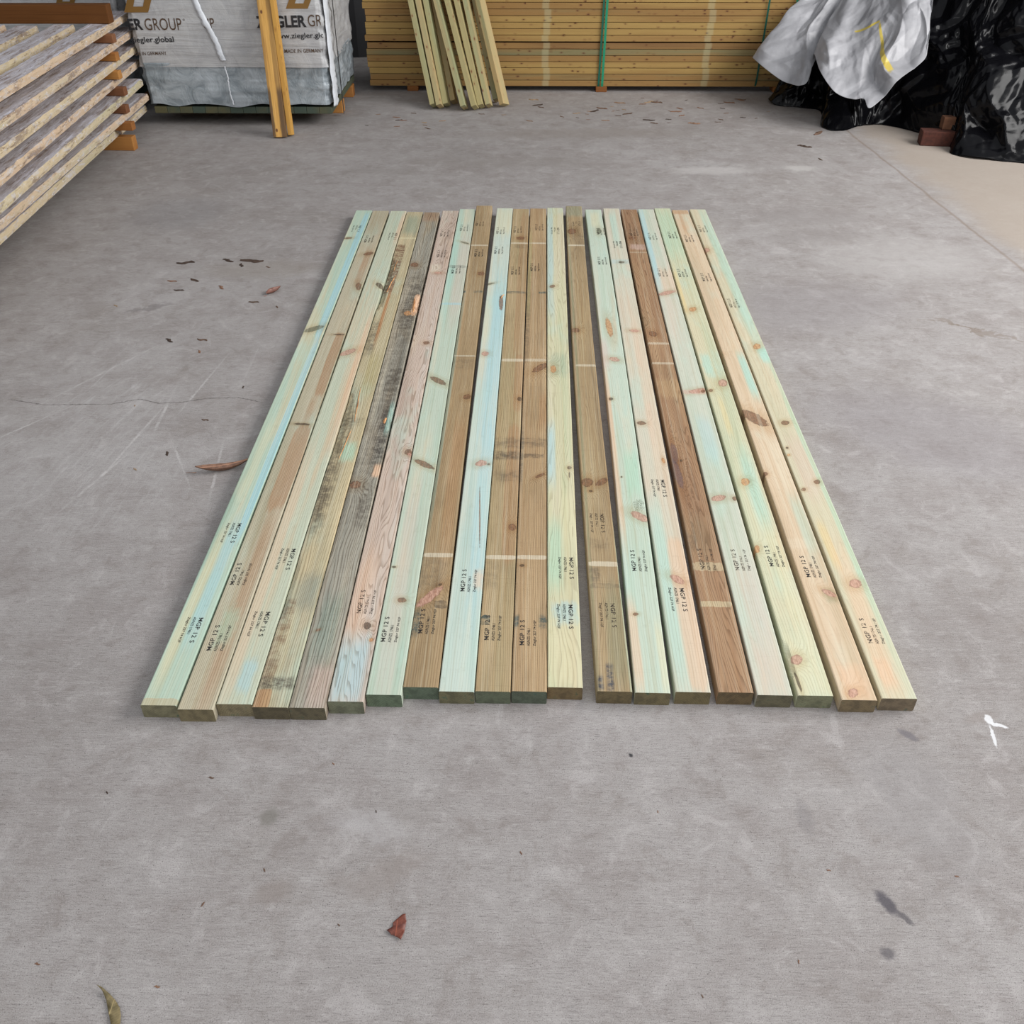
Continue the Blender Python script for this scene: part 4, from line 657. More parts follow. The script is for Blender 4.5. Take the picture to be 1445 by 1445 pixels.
def bale(x0, x1, seed, label, YF=7.03):
    b = empty('wrapped_bale', ((x0 + x1) / 2, YF + .5, 0)); tag(b, label, 'bale', 'plastic wrapped timber bales')
    kids = len(bpy.data.objects)
    pre = set(bpy.data.objects)
    wrapped_block('printed_sheet', x0, x1, YF, YF + 1.1, .40, 1.15, seed, .006, SHEETM, None)
    lf = wrapped_block('lower_film', x0 + .006, x1 - .006, YF + .008, YF + 1.09, .142, .425, seed + 3, .010, FILMM, None, hem=.03)
    for k in range(int((x1 - x0 - .03) / .092)):
        xx = x1 - .02 - k * .092
        link('timber_end', box_mesh('timber_end', xx - .09, xx, YF + .02, YF + 1.08, .0885, .133, .002, 1), [pine_material('wrapped_timber_wood', [(.3, (72, 84, 74)), (.7, (96, 92, 66))], axis=1, knots=False) if k == 0 and seed < 5 else bpy.data.materials['wrapped_timber_wood']])
    for yy in (YF + .40, YF + .90):
        link('bearer', box_mesh('bearer', x0 + .02, x1 + (-.01), yy, yy + .09, 0, .088, .004, 1), [STICK])
    return b, pre
bR, pre = bale(-2.762, -1.402, 0.0, 'white wrapped timber bale with black and gold print behind the leaning orange posts')
logo(-1.652, -1.412, .768, .935, None, 0.0); logo(-2.762, -2.498, .742, .930, None, 0.0)
print_text('ZIEGLER', -1.869, -1.524, .648, .722, BLK, None, 0, .034, .008)
print_text('GROUP', -1.512, -1.262, .660, .732, BRN, None, 0, 0.0, .004, xmax=-1.425)
print_text('www.ziegler.global', -1.775, -1.345, .572, .616, BLK, None, 0, .008, .010, xmax=-1.418)
print_text('MADE IN GERMANY', -1.700, -1.428, .494, .518, BRN, None, 0, .008, .004)
print_text('ZIEGLER', -3.00, -2.655, .626, .698, BLK, None, 0, .034, .008, xmin=-2.76)
print_text('GROUP', -2.640, -2.385, .632, .706, BRN, None, 0, 0.0, .002)
print_text('o', -2.372, -2.358, .692, .704, BRN, None, 0)
print_text('UP', -2.235, -2.158, .640, .704, BRN, None, 0, .004, .006)
print_text('www.ziegler.global', -2.90, -2.462, .542, .588, BLK, None, 0, .012, .006, xmin=-2.76)
print_text('MADE IN GERMANY', -2.79, -2.532, .472, .494, BRN, None, 0, .008, .006, xmin=-2.76)
def ribbon(name, pts, w, mat, push, n=60, twist=0.0):
    vs = []; fs = []
    for k, p in enumerate(spline(pts, n)):
        u = k / (n - 1); ww = w * (.75 + .5 * abs(noise.noise(Vector((u * 9, 1, 1)))))
        wob = .006 * noise.noise(Vector((u * 14, 3, 0)))
        for s, dy in ((-1, 0), (-.2, -.007), (.4, -.004), (1, 0)):
            vs.append((p.x + s * ww / 2 + wob, YF - wrap_disp(p.x + s * ww / 2 + YF, p.z, .006, 0) - push + dy, p.z))
        if k:
            a = 4 * k
            for j in range(3): fs.append((a - 4 + j, a - 3 + j, a + 1 + j, a + j))
    o = link(name, mesh(name, vs, fs, True), [mat], None); md = o.modifiers.new('thick', 'SOLIDIFY'); md.thickness = .0012; return o
ribbon('sheet_tape', [(-2.275, 0, .90), (-2.255, 0, .79), (-2.235, 0, .72), (-2.205, 0, .655), (-2.185, 0, .60), (-2.160, 0, .53), (-2.150, 0, .48), (-2.140, 0, .445)], .052, FLAPM, .006)
ribbon('film_seam', [(-2.135, 0, .41), (-2.125, 0, .33), (-2.128, 0, .25), (-2.118, 0, .155)], .010, FLAPM, .012)
# torn corner strip and the steel strap along the right side of the bale
vs = []; fs = []; n = 70
for k in range(n + 1):
    u = k / n; z = .14 + u * .98; 
    for j in range(6):
        f = j / 5; tear = .030 * abs(noise.noise(Vector((z * 22, j * .3, 2)))) * f
        vs.append((-1.398 + .010 * noise.noise(Vector((z * 12, j, 0))) + .014 * math.sin(f * 3.1) + tear * .5, YF + .012 + f * .12 + tear, z))
    if k:
        a = 6 * k
        for j in range(5): fs.append((a - 6 + j, a - 5 + j, a + 1 + j, a + j))
o = link('torn_corner_sheet', mesh('torn_corner_sheet', vs, fs, True), [FLAPM], None); o.modifiers.new('thick', 'SOLIDIFY').thickness = .001
STRAPD, t, b = new_mat('dark_strapping'); b.inputs['Base Color'].default_value = lin((40, 42, 44)); b.inputs['Roughness'].default_value = .4
link('strap', box_mesh('strap', -1.392, -1.389, YF + .30, YF + .318, .02, 1.15), [STRAPD], None)
for o in list(bpy.data.objects):
    if o not in pre and o.parent is None and o is not bR:
        o.parent = bR; o.matrix_parent_inverse = Matrix.Translation(-bR.location)
bL, pre = bale(-4.45, -2.97, 8.0, 'white wrapped timber bale behind the dark crosspiece on the left pile', 7.45)
YF = 7.45
logo(-3.415, -3.20, .718, .87, None, 8.0)
for o in list(bpy.data.objects):
    if o not in pre and o.parent is None and o is not bL:
        o.parent = bL; o.matrix_parent_inverse = Matrix.Translation(-bL.location)

# ---------------------------------------------------------------- boards leaning
def along(foot, top, w, h, L, mat, label, name, group=None, cat='timber', bevel=.003, turn=0.0):
    """square-section length standing on its foot corner: w across the view, h in depth"""
    foot = Vector(foot); top = Vector(top); z = (top - foot).normalized()
    y = Vector((0, 1, 0)); x = y.cross(z).normalized(); y = z.cross(x).normalized()
    x, y = x * math.cos(turn) + y * math.sin(turn), y * math.cos(turn) - x * math.sin(turn)
    me = box_mesh(name, 0, w, 0, h, 0, L, bevel, 2)
    lo = min((x * (w * a) + y * (h * b)).z for a in (0, 1) for b in (0, 1))
    foot = foot - Vector((0, 0, min(0, lo)))
    me.transform(Matrix.Identity(4)); o = link(name, me, [mat])
    M = Matrix((x, y, z)).transposed().to_4x4(); M.translation = foot; o.matrix_world = M
    return tag(o, label, cat, group)
LEANM = pine_material('green_treated_pine', [(.1, (146, 140, 100)), (.35, (176, 164, 118)), (.55, (162, 164, 124)), (.75, (188, 164, 118)), (.95, (150, 160, 130))], (120, 78, 54), 2, True, .25)
LEAN = [((-0.7591, 7.5249, 0), (-0.9393, 7.9528, 0.6915)), ((-0.7087, 7.5043, 0), (-0.8822, 7.9504, 0.692)), ((-0.6614, 7.5545, 0), (-0.8234, 7.9567, 0.6912)), ((-0.6109, 7.5923, 0), (-0.7751, 7.9615, 0.6907)),
        ((-0.521, 7.4649, 0), (-0.7477, 7.9457, 0.6929)), ((-0.4392, 7.4662, 0), (-0.6629, 7.946, 0.6931)), ((-0.3908, 7.5096, 0), (-0.5903, 7.9514, 0.6925)), ((-0.3334, 7.532, 0), (-0.5225, 7.9543, 0.6923)),
        ((-0.2812, 7.6505, 0), (-0.4617, 7.9693, 0.6903)), ((-0.2269, 7.5879, 0), (-0.4234, 7.9614, 0.6915))]
LL = ['leaning board at the far left of the bundle against the pine stack', 'leaning board with orange streaks, second from the left of the bundle', 'olive leaning board, third from the left of the bundle',
      'shaded leaning board set back behind the others, fourth from the left', 'pinkish leaning board, first to the right of the dark set-back one', 'leaning board between two dark gaps in the middle of the bundle',
      'orange and green leaning board right of the middle gap of the bundle', 'leaning board with a brown blotch near its foot, third from the right', 'shaded leaning board tucked behind the last bright one', 'brightest leaning board, rightmost of the bundle, with its wide face showing']
for k, (f, tp) in enumerate(LEAN):
    f = Vector(f); tp = Vector(tp)
    if k in (3, 8): tp = tp + Vector((0, .13, 0)); f = f + Vector((0, .05, 0))
    along(f, tp, .0405, .088, 0.80 if k in (3, 8) else 1.12, LEANM, LL[k], 'leaning_board', 'treated boards leaning on the pine stack', turn=-.42 if k == 9 else -.08)
def post_material():
    m, t, b = new_mat('orange_post_wood'); co = objco(t); s = t.sep(co)
    g = t.noise(t.vmath('MULTIPLY', co, (90, 90, 3)), 1, 4, .6, .4); n = t.noise(t.vmath('MULTIPLY', co, (14, 14, 2.2)), 1, 4, .7)
    base = t.ramp(g, [(.3, (176, 128, 66)), (.5, (212, 162, 84)), (.7, (226, 178, 100))])
    e = t.math('ADD', s[0], t.math('MULTIPLY', t.math('SUBTRACT', n, .5), .03))
    base = t.mix(t.mapr(e, .055, .062, 0, .6), base, lin((138, 106, 62)))
    base = t.mix(t.mapr(e, .020, .010, 0, .55), base, lin((134, 98, 54)))
    base = t.mix(t.math('MULTIPLY', t.mapr(s[2], .34, .28, 0, .8), t.mapr(t.math('ABSOLUTE', t.math('SUBTRACT', e, .042)), .018, .026, 0, 1)), base, lin((82, 62, 46)))
    for (x, z) in ((.03, .045), (.022, .78)):
        d = shape(t, t.comb(s[0], s[2], 0.0), (x, z), (.008, .012), 0, 2, .4, (80, 80, 80)); base = t.mix(t.mapr(d, 1.3, .6, 0, .9), base, lin((86, 40, 22)))
    t.put(b.inputs['Base Color'], base); b.inputs['Roughness'].default_value = .6; t.put(b.inputs['Normal'], t.bump(g, .4, .002)); return m
POSTM = post_material()
POSTM2 = pine_material('orange_post_side_wood', [(.2, (186, 140, 70)), (.5, (214, 164, 84)), (.85, (226, 180, 104))], (96, 50, 26), 2, True, .6)
along((-1.789, 6.727, 0), (-1.8246, 6.9534, .8291), .092, .035, 1.02, POSTM, 'orange-yellow post leaning on the white bale, front one of the pair', 'leaning_post', 'orange posts leaning on the bale')
along((-1.694, 6.765, 0), (-1.733, 6.935, .8291), .030, .070, 1.02, POSTM2, 'narrow orange-yellow post leaning on the white bale, right one of the pair', 'leaning_post', 'orange posts leaning on the bale')

# ---------------------------------------------------------------- stack of treated pine at the back
PACKM = pine_material('yellow_treated_pine', [(.1, (124, 92, 60)), (.35, (156, 122, 74)), (.55, (170, 140, 84)), (.75, (150, 116, 70)), (.95, (128, 124, 90))], (84, 50, 34), 0, True, .45, None, ((1.44, .035), (2.735, .035)))
NUM = ['lowest', 'second', 'third', 'fourth', 'fifth', 'sixth', 'seventh', 'eighth', 'ninth', 'tenth', 'eleventh', 'twelfth', 'thirteenth', 'fourteenth', 'fifteenth', 'sixteenth']
z = .042
for k in range(16):
    me = box_mesh('pine_board', 0, 3.62, 0, .14, 0, .0428, .0026, 2)
    o = link('pine_board', me, [PACKM]); o.location = (-1.305 + random.uniform(-.012, .012) + (0 if k > 6 else .006), 8.15 + random.uniform(-.003, .003), z); o.rotation_euler = (0, 0, .004)
    tag(o, 'long yellow treated pine board, %s up from the floor in the strapped stack' % NUM[k], 'board', 'pine boards in the strapped stack')
    z += .0462 + (.008 if k == 6 else 0)
for k, x in enumerate((-1.0, .55, 2.0)):
    me = box_mesh('stack_bearer', 0, .09, 0, .135, 0, .0415, .003, 1); o = link('stack_bearer', me, [STICK]); o.location = (x, 8.152 if k != 1 else 8.14, 0)
    tag(o, ('bearer under the left end of the strapped pine stack', 'small pale bearer under the green straps of the pine stack', 'bearer under the right end of the strapped pine stack')[k], 'bearer')
def strap_obj(x, xt, w, colr, label, y=8.146, z0=.0):
    m, t, b = new_mat('green_strapping'); b.inputs['Base Color'].default_value = lin(colr); b.inputs['Roughness'].default_value = .35
    vs = []; fs = []; n = 24
    for k in range(n + 1):
        u = k / n; zz = z0 + u * (.80 - z0); yy = y - .003 - .004 * abs(math.sin(u * 31)) * .3 + (.02 * (1 - min(1, u * 12)))
        xx = x + (xt - x) * u
        for dx, dy in ((0, 0), (w, 0), (w, .0015), (0, .0015)): vs.append((xx + dx, yy + dy, zz))
        if k:
            a = 4 * k
            for j in range(4): fs.append((a - 4 + j, a - 4 + (j + 1) % 4, a + (j + 1) % 4, a + j))
    return tag(link('green_strap', mesh('green_strap', vs, fs), [m]), label, 'strap', 'green straps round the pine stack')
strap_obj(.562, .575, .016, (18, 92, 74), 'dark green strap down the middle of the pine stack, left one of the pair')
strap_obj(.590, .598, .018, (28, 140, 104), 'bright green strap down the middle of the pine stack, right one of the pair', y=8.140)
strap_obj(1.845, 1.86, .014, (16, 84, 70), 'dark green strap at the right part of the pine stack beside the white tarpaulin', z0=.04)
strap_obj(2.05, 2.075, .016, (26, 118, 92), 'green strap partly hidden behind the top of the white tarpaulin', z0=.04)

# ---------------------------------------------------------------- tarpaulins
def crumple(p, sc, octv=3):
    a = 0.0; amp = 1.0; q = p * sc
    for _ in range(octv):
        a += amp * (abs(noise.noise(q)) ** .8 * 2 - .5); q = q * 2.03 + Vector((3.1, 1.7, 5.3)); amp *= .46
    return a
def hsh(i, j, k): return noise.noise(Vector((i * 12.9898 + .37, j * 78.233 + .61, k * 3.71 + .13)) * 1.7) * 1.6
def facet(a, b, k):
    i = math.floor(a); j = math.floor(b); fa = a - i; fb = b - j
    h00 = hsh(i, j, k); h11 = hsh(i + 1, j + 1, k)
    if fa > fb: h10 = hsh(i + 1, j, k); return h00 + (h10 - h00) * fa + (h11 - h10) * fb
    h01 = hsh(i, j + 1, k); return h00 + (h01 - h00) * fb + (h11 - h01) * fa
def folds(a, b, k):
    w = Vector((a * 3, b * 3, k)); a2 = a + .10 * noise.noise(w); b2 = b + .10 * noise.noise(w + Vector((7, 7, 7)))
    ca, sa = math.cos(.6), math.sin(.6); c, d = a2 * ca + b2 * sa, -a2 * sa + b2 * ca
    return facet(c * 7, d * 4, k) + .42 * facet(a2 * 11 - b2 * 5, b2 * 13, k + 5) + .14 * facet(c * 31, d * 24, k + 9)
def lerp_curve(pts, u):
    m = len(pts) - 1; x = u * m; k = min(int(x), m - 1); f = x - k
    return Vector(pts[k]).lerp(Vector(pts[k + 1]), f)
def sheet(name, hem, top, nu, nv, bulge, amp, sc, seed, extra_top=None, sag=.0, out=Vector((-.55, -.75, .35)), fold=.0, foldf=9.0, span=1.3):
    out = out.normalized(); vs = []; uvs = []; fs = []
    H = spline(hem, nu) if not isinstance(hem, list) or True else hem; T = spline(top, nu)
    for j in range(nv + 1):
        v = j / nv
        for i in range(nu):
            u = i / (nu - 1); a, b2 = H[i], T[i]
            if v <= .8 or not extra_top: vv = v / (.8 if extra_top else 1); p = a.lerp(b2, vv)
            else:
                vv = 1; p = b2 + Vector(extra_top) * ((v - .8) / .2) ** 1.0
            w = min(1, v * 6 + .25)
            p = p + out * bulge * math.sin(math.pi * min(1, vv)) * .8
            fl = fold * (math.sin(u * foldf * 6.28 + 2.2 * noise.noise(Vector((u * 5, v * 1.5, seed))) + v * 1.2) ) * (1 - .45 * v)
            c = folds(u * span, p.z + p.y * .3, seed)
            p = p + out * (fl + amp * c * (w * .8 + .2)) + Vector((1, 0, 0)) * amp * .5 * noise.noise(p * sc * 1.3) * w
            if p.z < .004: p.z = .004 + .002 * abs(noise.noise(p * 30))
            vs.append(p); uvs.append((u, vv))
        if j:
            for i in range(nu - 1): a = j * nu + i; fs.append((a - nu, a - nu + 1, a + 1, a))
    me = mesh(name, vs, fs, True); uv = me.uv_layers.new(name='sheet')
    for p in me.polygons:
        for li in p.loop_indices: uv.data[li].uv = uvs[me.loops[li].vertex_index]
    return me
BLKP, t, b = new_mat('black_plastic_sheet'); co = objco(t)
b.inputs['Base Color'].default_value = lin((11, 11, 14)); b.inputs['Roughness'].default_value = .2; b.inputs['Specular IOR Level'].default_value = .16
t.put(b.inputs['Normal'], t.bump(t.noise(co, 5, 3, .5, .6), .3, .012))
WHTP, t, b = new_mat('white_woven_tarpaulin'); co = objco(t)
wc = t.ramp(t.noise(co, 4, 5, .65), [(.3, (146, 146, 150)), (.7, (172, 172, 176))])
uvn = t.node('ShaderNodeUVMap'); 
for (u0, v0, u1, v1, w) in ((.80, .17, .665, .70, .012), (.66, .72, .52, .60, .010)):
    L = math.hypot(u1 - u0, v1 - v0); d = shape(t, uvn.outputs[0], ((u0 + u1) / 2, (v0 + v1) / 2), (L / 2, w), math.atan2(v1 - v0, u1 - u0), 5.0, .3, (40, 40, 40))
    wc = t.mix(t.mapr(d, 1.1, .9, 0, .85), wc, lin((206, 182, 60)))
t.put(b.inputs['Base Color'], wc); b.inputs['Roughness'].default_value = .45
t.put(b.inputs['Normal'], t.bump(t.noise(co, 14, 5, .6, 1.0), .3, .008))

hemw = [(1.7075, 7.75, .339), (1.7749, 7.62, .295), (1.8768, 7.5, .237), (1.9404, 7.42, .225), (2.0054, 7.36, .223), (2.049, 7.36, .267), (2.077, 7.45, .421), (2.0649, 7.15, .367), (2.1219, 7.02, .292), (2.1763, 6.95, .252),
        (2.2646, 6.9, .236), (2.3314, 6.88, .241), (2.3568, 6.8, .20), (2.4301, 6.82, .264), (2.519, 6.86, .346), (2.6282, 6.9, .441), (2.7043, 6.95, .49), (2.7288, 7.0, .533)]
topw = [(2.1125, 8.0, .730), (2.1642, 8.0, .740), (2.2158, 8.0, .749), (2.2693, 8.0, .749), (2.3082, 7.95, .756), (2.3524, 7.92, .76), (2.3826, 7.88, .766), (2.4001, 7.8, .776), (2.4364, 7.75, .783), (2.4657, 7.68, .792),
        (2.5008, 7.6, .803), (2.5448, 7.55, .81), (2.588, 7.5, .816), (2.6303, 7.45, .823), (2.6719, 7.4, .83), (2.7236, 7.38, .833), (2.7751, 7.36, .835), (2.8018, 7.34, .838)]
me = sheet('white_tarpaulin', hemw, topw, 320, 190, .03, .055, 2.9, 4.0, extra_top=(.35, .20, .12), fold=.012, foldf=5)
o = link('white_tarpaulin', me, [WHTP]); o.modifiers.new('thick', 'SOLIDIFY').thickness = .0015
tag(o, 'crumpled white woven tarpaulin with a yellow stripe draped over black plastic', 'tarpaulin')
hemb = [(2.02, 8.05, .0), (1.90, 7.85, .02), (1.9555, 7.70, 0), (2.10, 7.66, 0), (2.22, 7.52, 0), (2.1475, 7.125, 0), (2.2415, 6.974, 0), (2.40, 7.10, 0), (2.52, 7.16, 0), (2.70, 7.02, 0), (2.86, 6.86, 0), (2.885, 6.62, 0), (2.832, 6.43, 0), (3.023, 6.333, 0), (3.227, 6.212, 0), (3.6, 6.10, 0), (4.1, 6.0, 0), (4.7, 6.1, 0)]
topb = [(2.38, 8.08, .66), (2.36, 8.06, .68), (2.37, 8.05, .70), (2.40, 8.04, .72), (2.43, 8.00, .73), (2.45, 7.95, .74), (2.50, 7.88, .75), (2.56, 7.80, .76), (2.64, 7.72, .78), (2.78, 7.62, .80), (2.95, 7.45, .82), (3.08, 7.30, .86), (3.15, 7.15, .90), (3.30, 7.05, .93), (3.50, 6.95, .95), (3.85, 6.85, .95), (4.3, 6.8, .92), (4.8, 6.8, .9)]
me = sheet('black_plastic_cover', hemb, topb, 480, 200, .02, .085, 2.4, 11.0, extra_top=(.9, .5, .15), fold=.02, foldf=7, span=3.4)
o = link('black_plastic_cover', me, [BLKP]); o.modifiers.new('thick', 'SOLIDIFY').thickness = .0012
tag(o, 'crumpled glossy black plastic sheet covering a heap at the right', 'tarpaulin')
def block(name, x, y, sx, sy, sz, z, rz, mat, label):
    me = box_mesh(name, 0, sx, 0, sy, 0, sz, .006, 2); o = link(name, me, [mat]); o.location = (x, y, z); o.rotation_euler = (0, 0, rz)
    return tag(o, label, 'block')
REDM, t, b = new_mat('red_brown_block'); t.put(b.inputs['Base Color'], t.ramp(t.noise(objco(t), 40, 4, .6), [(.3, (64, 32, 24)), (.7, (86, 44, 32))])); b.inputs['Roughness'].default_value = .85
TANM, t, b = new_mat('tan_block'); t.put(b.inputs['Base Color'], t.ramp(t.noise(objco(t), 30, 4, .6), [(.3, (92, 60, 42)), (.7, (116, 78, 54))])); b.inputs['Roughness'].default_value = .85
block('timber_block', 2.692, 6.628, .25, .10, .095, 0, -.12, REDM, 'red-brown block on the floor at the edge of the black plastic')
block('timber_block', 2.83, 6.67, .08, .07, .080, .0955, -.05, TANM, 'tan block resting on the red-brown block beside the black plastic')

# ---------------------------------------------------------------- leaves and litter
def leaf_mesh(name, L, W, curl, seed, ragged=0.0, bend=0.0, stem=.0, notch=False):
    n = 22; m = 6; vs = []; fs = []
    for k in range(n + 1):
        u = k / n; wd = W * .5 * (math.sin(math.pi * min(1, u * .97 + .02)) ** .8) * (1 - .35 * u)
        for j in range(-m, m + 1):
            f = j / m; rg = 1 + ragged * noise.noise(Vector((u * 9, f * 3, seed)))
            x = wd * f * rg + bend * math.sin(u * math.pi) ; y = L * u
            z = .0015 + abs(f) ** 1.5 * curl * wd + curl * .4 * L * (u - .5) ** 2 + .0015 * noise.noise(Vector((u * 8, f * 4, seed)))
            vs.append((x, y, max(.0006, z)))
    w = 2 * m + 1
    for k in range(n):
        for j in range(w - 1): a = k * w + j; fs.append((a, a + 1, a + w + 1, a + w))
    if stem:
        k = len(vs)
        for s in range(5):
            y = -stem * s / 4; r = .0011
            for a in range(4): vs.append((r * math.cos(a * 1.57) + bend * .3 * s / 4 * (-1), y, .002 + r * math.sin(a * 1.57) + .001 * s))
            if s:
                for a in range(4): fs.append((k + (s - 1) * 4 + a, k + (s - 1) * 4 + (a + 1) % 4, k + s * 4 + (a + 1) % 4, k + s * 4 + a))
    me = mesh(name, vs, fs, True); return me
MARO = [(-0.2702, 0.9789), (-0.2638, 0.9834), (-0.2588, 0.9885), (-0.259, 0.9958), (-0.2553, 1.0003), (-0.2502, 1.0048), (-0.2438, 1.0108), (-0.2355, 1.0124), (-0.2323, 0.9963), (-0.2343, 0.9759), (-0.2392, 0.958), (-0.2454, 0.9635), (-0.2528, 0.9677), (-0.26, 0.9697), (-0.2648, 0.9747)]
GUMO = [(-0.8144, 0.8577), (-0.8032, 0.8546), (-0.7877, 0.8451), (-0.7697, 0.8319), (-0.7571, 0.8188), (-0.7496, 0.8051), (-0.7437, 0.7866), (-0.7416, 0.7684), (-0.7491, 0.7695), (-0.761, 0.7863), (-0.774, 0.8078), (-0.7879, 0.8329), (-0.801, 0.8488)]
def outline_leaf(name, pts, lift, seed):
    cx = sum(p[0] for p in pts) / len(pts); cy = sum(p[1] for p in pts) / len(pts)
    bm = bmesh.new(); vs = [bm.verts.new((x - cx, y - cy, 0)) for x, y in pts]; es = [bm.edges.new((vs[k], vs[(k + 1) % len(vs)])) for k in range(len(vs))]
    bmesh.ops.triangle_fill(bm, use_beauty=True, edges=es)
    for _ in range(3): bmesh.ops.subdivide_edges(bm, edges=bm.edges[:], cuts=1)
    bmesh.ops.triangulate(bm, faces=bm.faces[:])
    for v in bm.verts:
        r = v.co.length; v.co.z = .002 + lift * r * r * 40 + .003 * abs(noise.noise(Vector((v.co.x * 90, v.co.y * 60, seed)))) + .0015 * abs(noise.noise(v.co * 300))
    bmesh.ops.recalc_face_normals(bm, faces=bm.faces[:])
    me = bpy.data.meshes.new(name); bm.to_mesh(me); bm.free()
    for p in me.polygons: p.use_smooth = True
    return me, (cx, cy, .0005)
def leaf_mat(name, a, c):
    m, t, b = new_mat(name); co = objco(t); s = t.sep(co)
    base = t.ramp(t.noise(co, 60, 4, .6), [(.3, a), (.7, c)])
    vein = t.math('FRACT', t.math('ADD', t.math('MULTIPLY', s[1], 160), t.math('MULTIPLY', t.math('ABSOLUTE', s[0]), -110)))
    base = t.mix(t.mapr(vein, .82, .95, 0, .35), base, lin(tuple(int(v * .6) for v in a)))
    base = t.mix(t.mapr(t.math('ABSOLUTE', s[0]), .0012, .0004, 0, .6), base, lin(tuple(min(255, int(v * 1.35)) for v in c)))
    t.put(b.inputs['Base Color'], base); b.inputs['Roughness'].default_value = .5; return m
def put_leaf(me, mat, loc, rz, label, tilt=(0, 0), th=.0006, group=None, cat='leaf', name='fallen_leaf'):
    o = link(name, me, [mat] if not me.materials else []); o.location = loc; o.rotation_euler = (tilt[0], tilt[1], rz); o.modifiers.new('thick', 'SOLIDIFY').thickness = th
    return tag(o, label, cat, group)
MAR = leaf_mat('maroon_leaf', (86, 42, 34), (122, 66, 50)); GUM = leaf_mat('olive_leaf', (98, 88, 60), (132, 118, 84)); BRL = leaf_mat('brown_leaf', (104, 74, 58), (140, 104, 82))
me, c = outline_leaf('fallen_leaf', MARO, .12, 1)
put_leaf(me, MAR, c, 0, 'torn maroon leaf lying alone on the concrete below the boards')
me, c = outline_leaf('fallen_leaf', GUMO, .05, 2)
put_leaf(me, GUM, c, 0, 'olive curled leaf at the bottom left of the bare floor')
put_leaf(leaf_mesh('fallen_leaf', .185, .036, 1.3, 3, .15, .012, .035), BRL, (-1.13, 2.60, .001), math.radians(-72), 'long curled brown leaf poking out from under the left board')
put_leaf(leaf_mesh('fallen_leaf', .10, .040, 1.0, 4, .3, .002, .02), leaf_mat('reddish_leaf', (104, 66, 56), (136, 92, 78)), (-1.225, 4.07, .001), math.radians(-28), 'reddish brown dry leaf left of the far end of the boards')
CRM, t, b = new_mat('dark_litter'); t.put(b.inputs['Base Color'], t.ramp(t.node('ShaderNodeObjectInfo').outputs['Random'], [(.1, (62, 48, 40)), (.4, (96, 74, 60)), (.7, (126, 92, 72)), (.95, (150, 128, 104))])); b.inputs['Roughness'].default_value = .8
def flake(name, L, W, H, seed):
    n = 6; vs = []; fs = []
    for k in range(n + 1):
        u = k / n; w = W * .5 * (math.sin(math.pi * (u * .8 + .1))) * (1 + .5 * noise.noise(Vector((u * 5, seed, 0)))); cx = W * .5 * noise.noise(Vector((u * 2, seed, 4)))
        z = H * .5 + H * .6 * abs(noise.noise(Vector((u * 3, seed, 9))))
        vs += [(cx - w, L * (u - .5), .0004), (cx, L * (u - .5), z), (cx + w, L * (u - .5), .0004)]
        if k:
            a = 3 * k
            fs += [(a - 3, a - 2, a + 1, a), (a - 2, a - 1, a + 2, a + 1), (a - 1, a - 3, a, a + 2)]
    fs += [(0, 2, 1), (3 * n, 3 * n + 1, 3 * n + 2)]
    return mesh(name, vs, fs)
FLK = [flake('litter_flake', 1, .35, .10, s) for s in range(5)]
for f in FLK: f.materials.append(CRM)
def litter(name, x, y, L, rz, label, cat, group, k=0):
    o = link(name, FLK[k % 5]); o.location = (x, y, .0006); o.scale = (L, L, L); o.rotation_euler = (0, 0, rz); return tag(o, label, cat, group)
litter('twig', 1.896, 6.595, .10, 1.1, 'short brown stick on the floor in front of the black plastic', 'twig', None, 0)
litter('bark_chip', 1.93, 6.30, .05, .3, 'dark pebble sized chip nearer than the short brown stick', 'chip', None, 2)
litter('fallen_leaf', .04, 7.873, .085, 1.2, 'small reddish leaf on the floor right of the leaning boards', 'leaf', None, 1)
litter('fallen_leaf', 2.07, 6.93, .12, -.7, 'grey brown leaf beside the foot of the black plastic', 'leaf', None, 3)
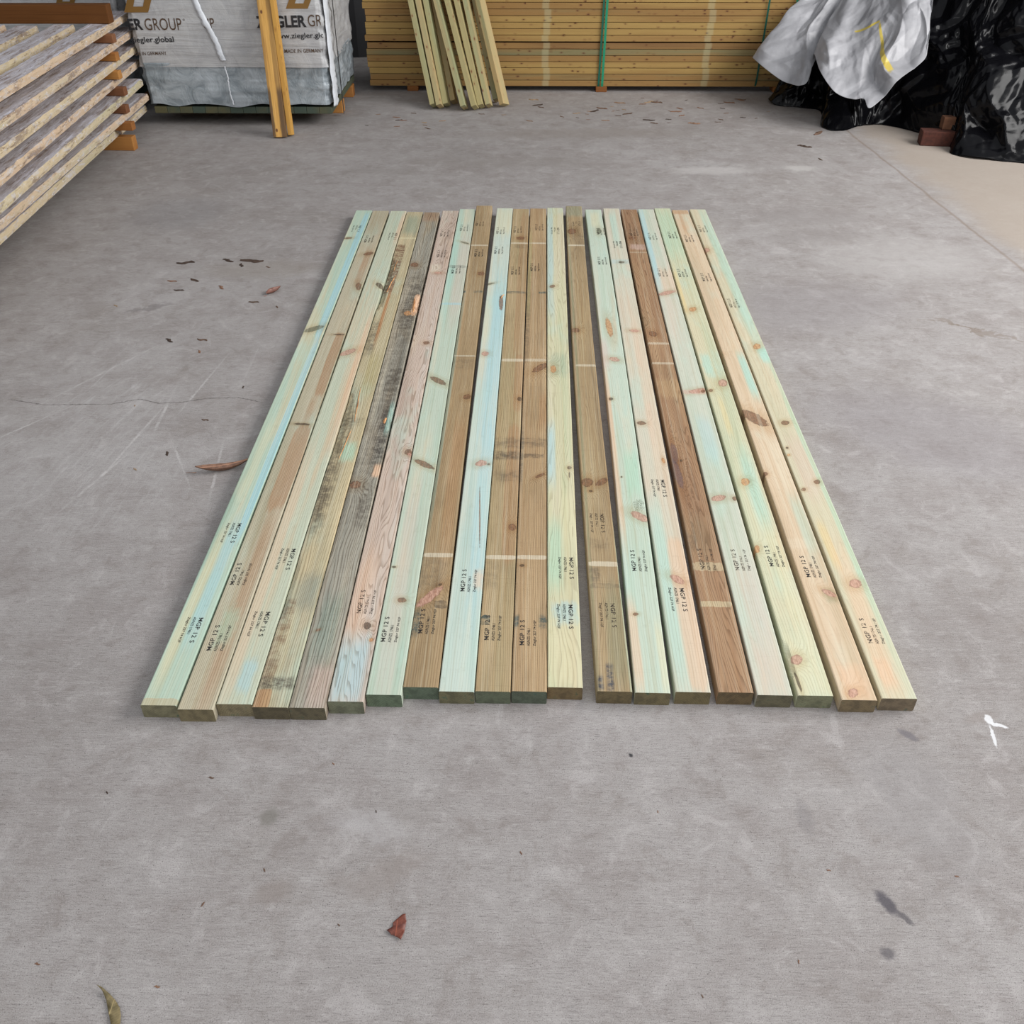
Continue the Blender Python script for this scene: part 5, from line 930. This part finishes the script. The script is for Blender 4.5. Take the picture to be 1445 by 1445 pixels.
SPR = [(-1.5217, 4.4989, .07, 1.1), (-1.7299, 4.4673, .09, 1.7), (-1.4, 4.50, .12, 1.5), (-1.62, 4.25, .06, .9), (-1.726, 4.235, .05, 1.4), (-1.467, 4.163, .05, .7), (-1.44, 4.44, .05, .2), (-1.30, 4.42, .03, 1.0), (-1.66, 4.13, .05, 1.5),
       (-1.9, 3.95, .03, .8), (-1.54, 3.60, .05, .9), (-1.40, 3.61, .05, 1.2), (-1.38, 3.50, .03, .5), (-1.15, 3.95, .025, .4), (-1.27, 4.0, .05, 1.5), (-1.12, 3.2, .02, .3), (-1.2, 2.95, .03, 1.2), (-1.27, 2.72, .03, .4), (-1.35, 2.62, .02, .8), (-1.5, 3.05, .015, .2)]
for k, (x, y, L, a) in enumerate(SPR):
    litter('leaf_fragment', x, y, L, a, 'dry leaf crumb on the concrete between the left pile and the row of boards', 'leaf', 'leaf crumbs left of the boards', k)
for k in range(46):
    x = random.uniform(-.05, 1.95); y = random.uniform(7.25, 8.05) - .15 * random.random()
    litter('bark_fragment', x, y, random.choice((.03, .045, .06, .09)), random.uniform(.6, 2.4), 'bark crumb on the floor along the foot of the strapped pine stack', 'bark', 'bark crumbs before the pine stack', k)
for k in range(14):
    litter('bark_fragment', random.uniform(-1.25, -.1), random.uniform(7.0, 7.45), random.uniform(.03, .06), random.uniform(.8, 2.2), 'bark crumb on the floor around the feet of the leaning boards', 'bark', 'bark crumbs by the leaning boards', k)
for k, (x, y, L, a) in enumerate([(-.73, 1.345, .014, 1.5), (-.45, 1.39, .009, .5), (-.55, 1.11, .010, .6), (-.66, 1.03, .012, -.4), (-.37, .99, .008, .8), (-.70, .86, .012, 1.6), (.0, 1.16, .010, .3), (.31, 1.27, .008, .2), (-.16, 1.6, .010, .1), (.35, .86, .008, .2), (.55, .93, .009, .1), (.66, 1.13, .010, 1.2), (-.33, 1.26, .008, .4), (-.96, 1.3, .01, .7), (.93, 1.12, .01, 1.3), (-.95, .9, .012, 1.5)]):
    litter('leaf_fragment', x, y, L, a, 'tiny brown crumb on the bare concrete in front of the boards', 'leaf', 'tiny crumbs before the boards', k)
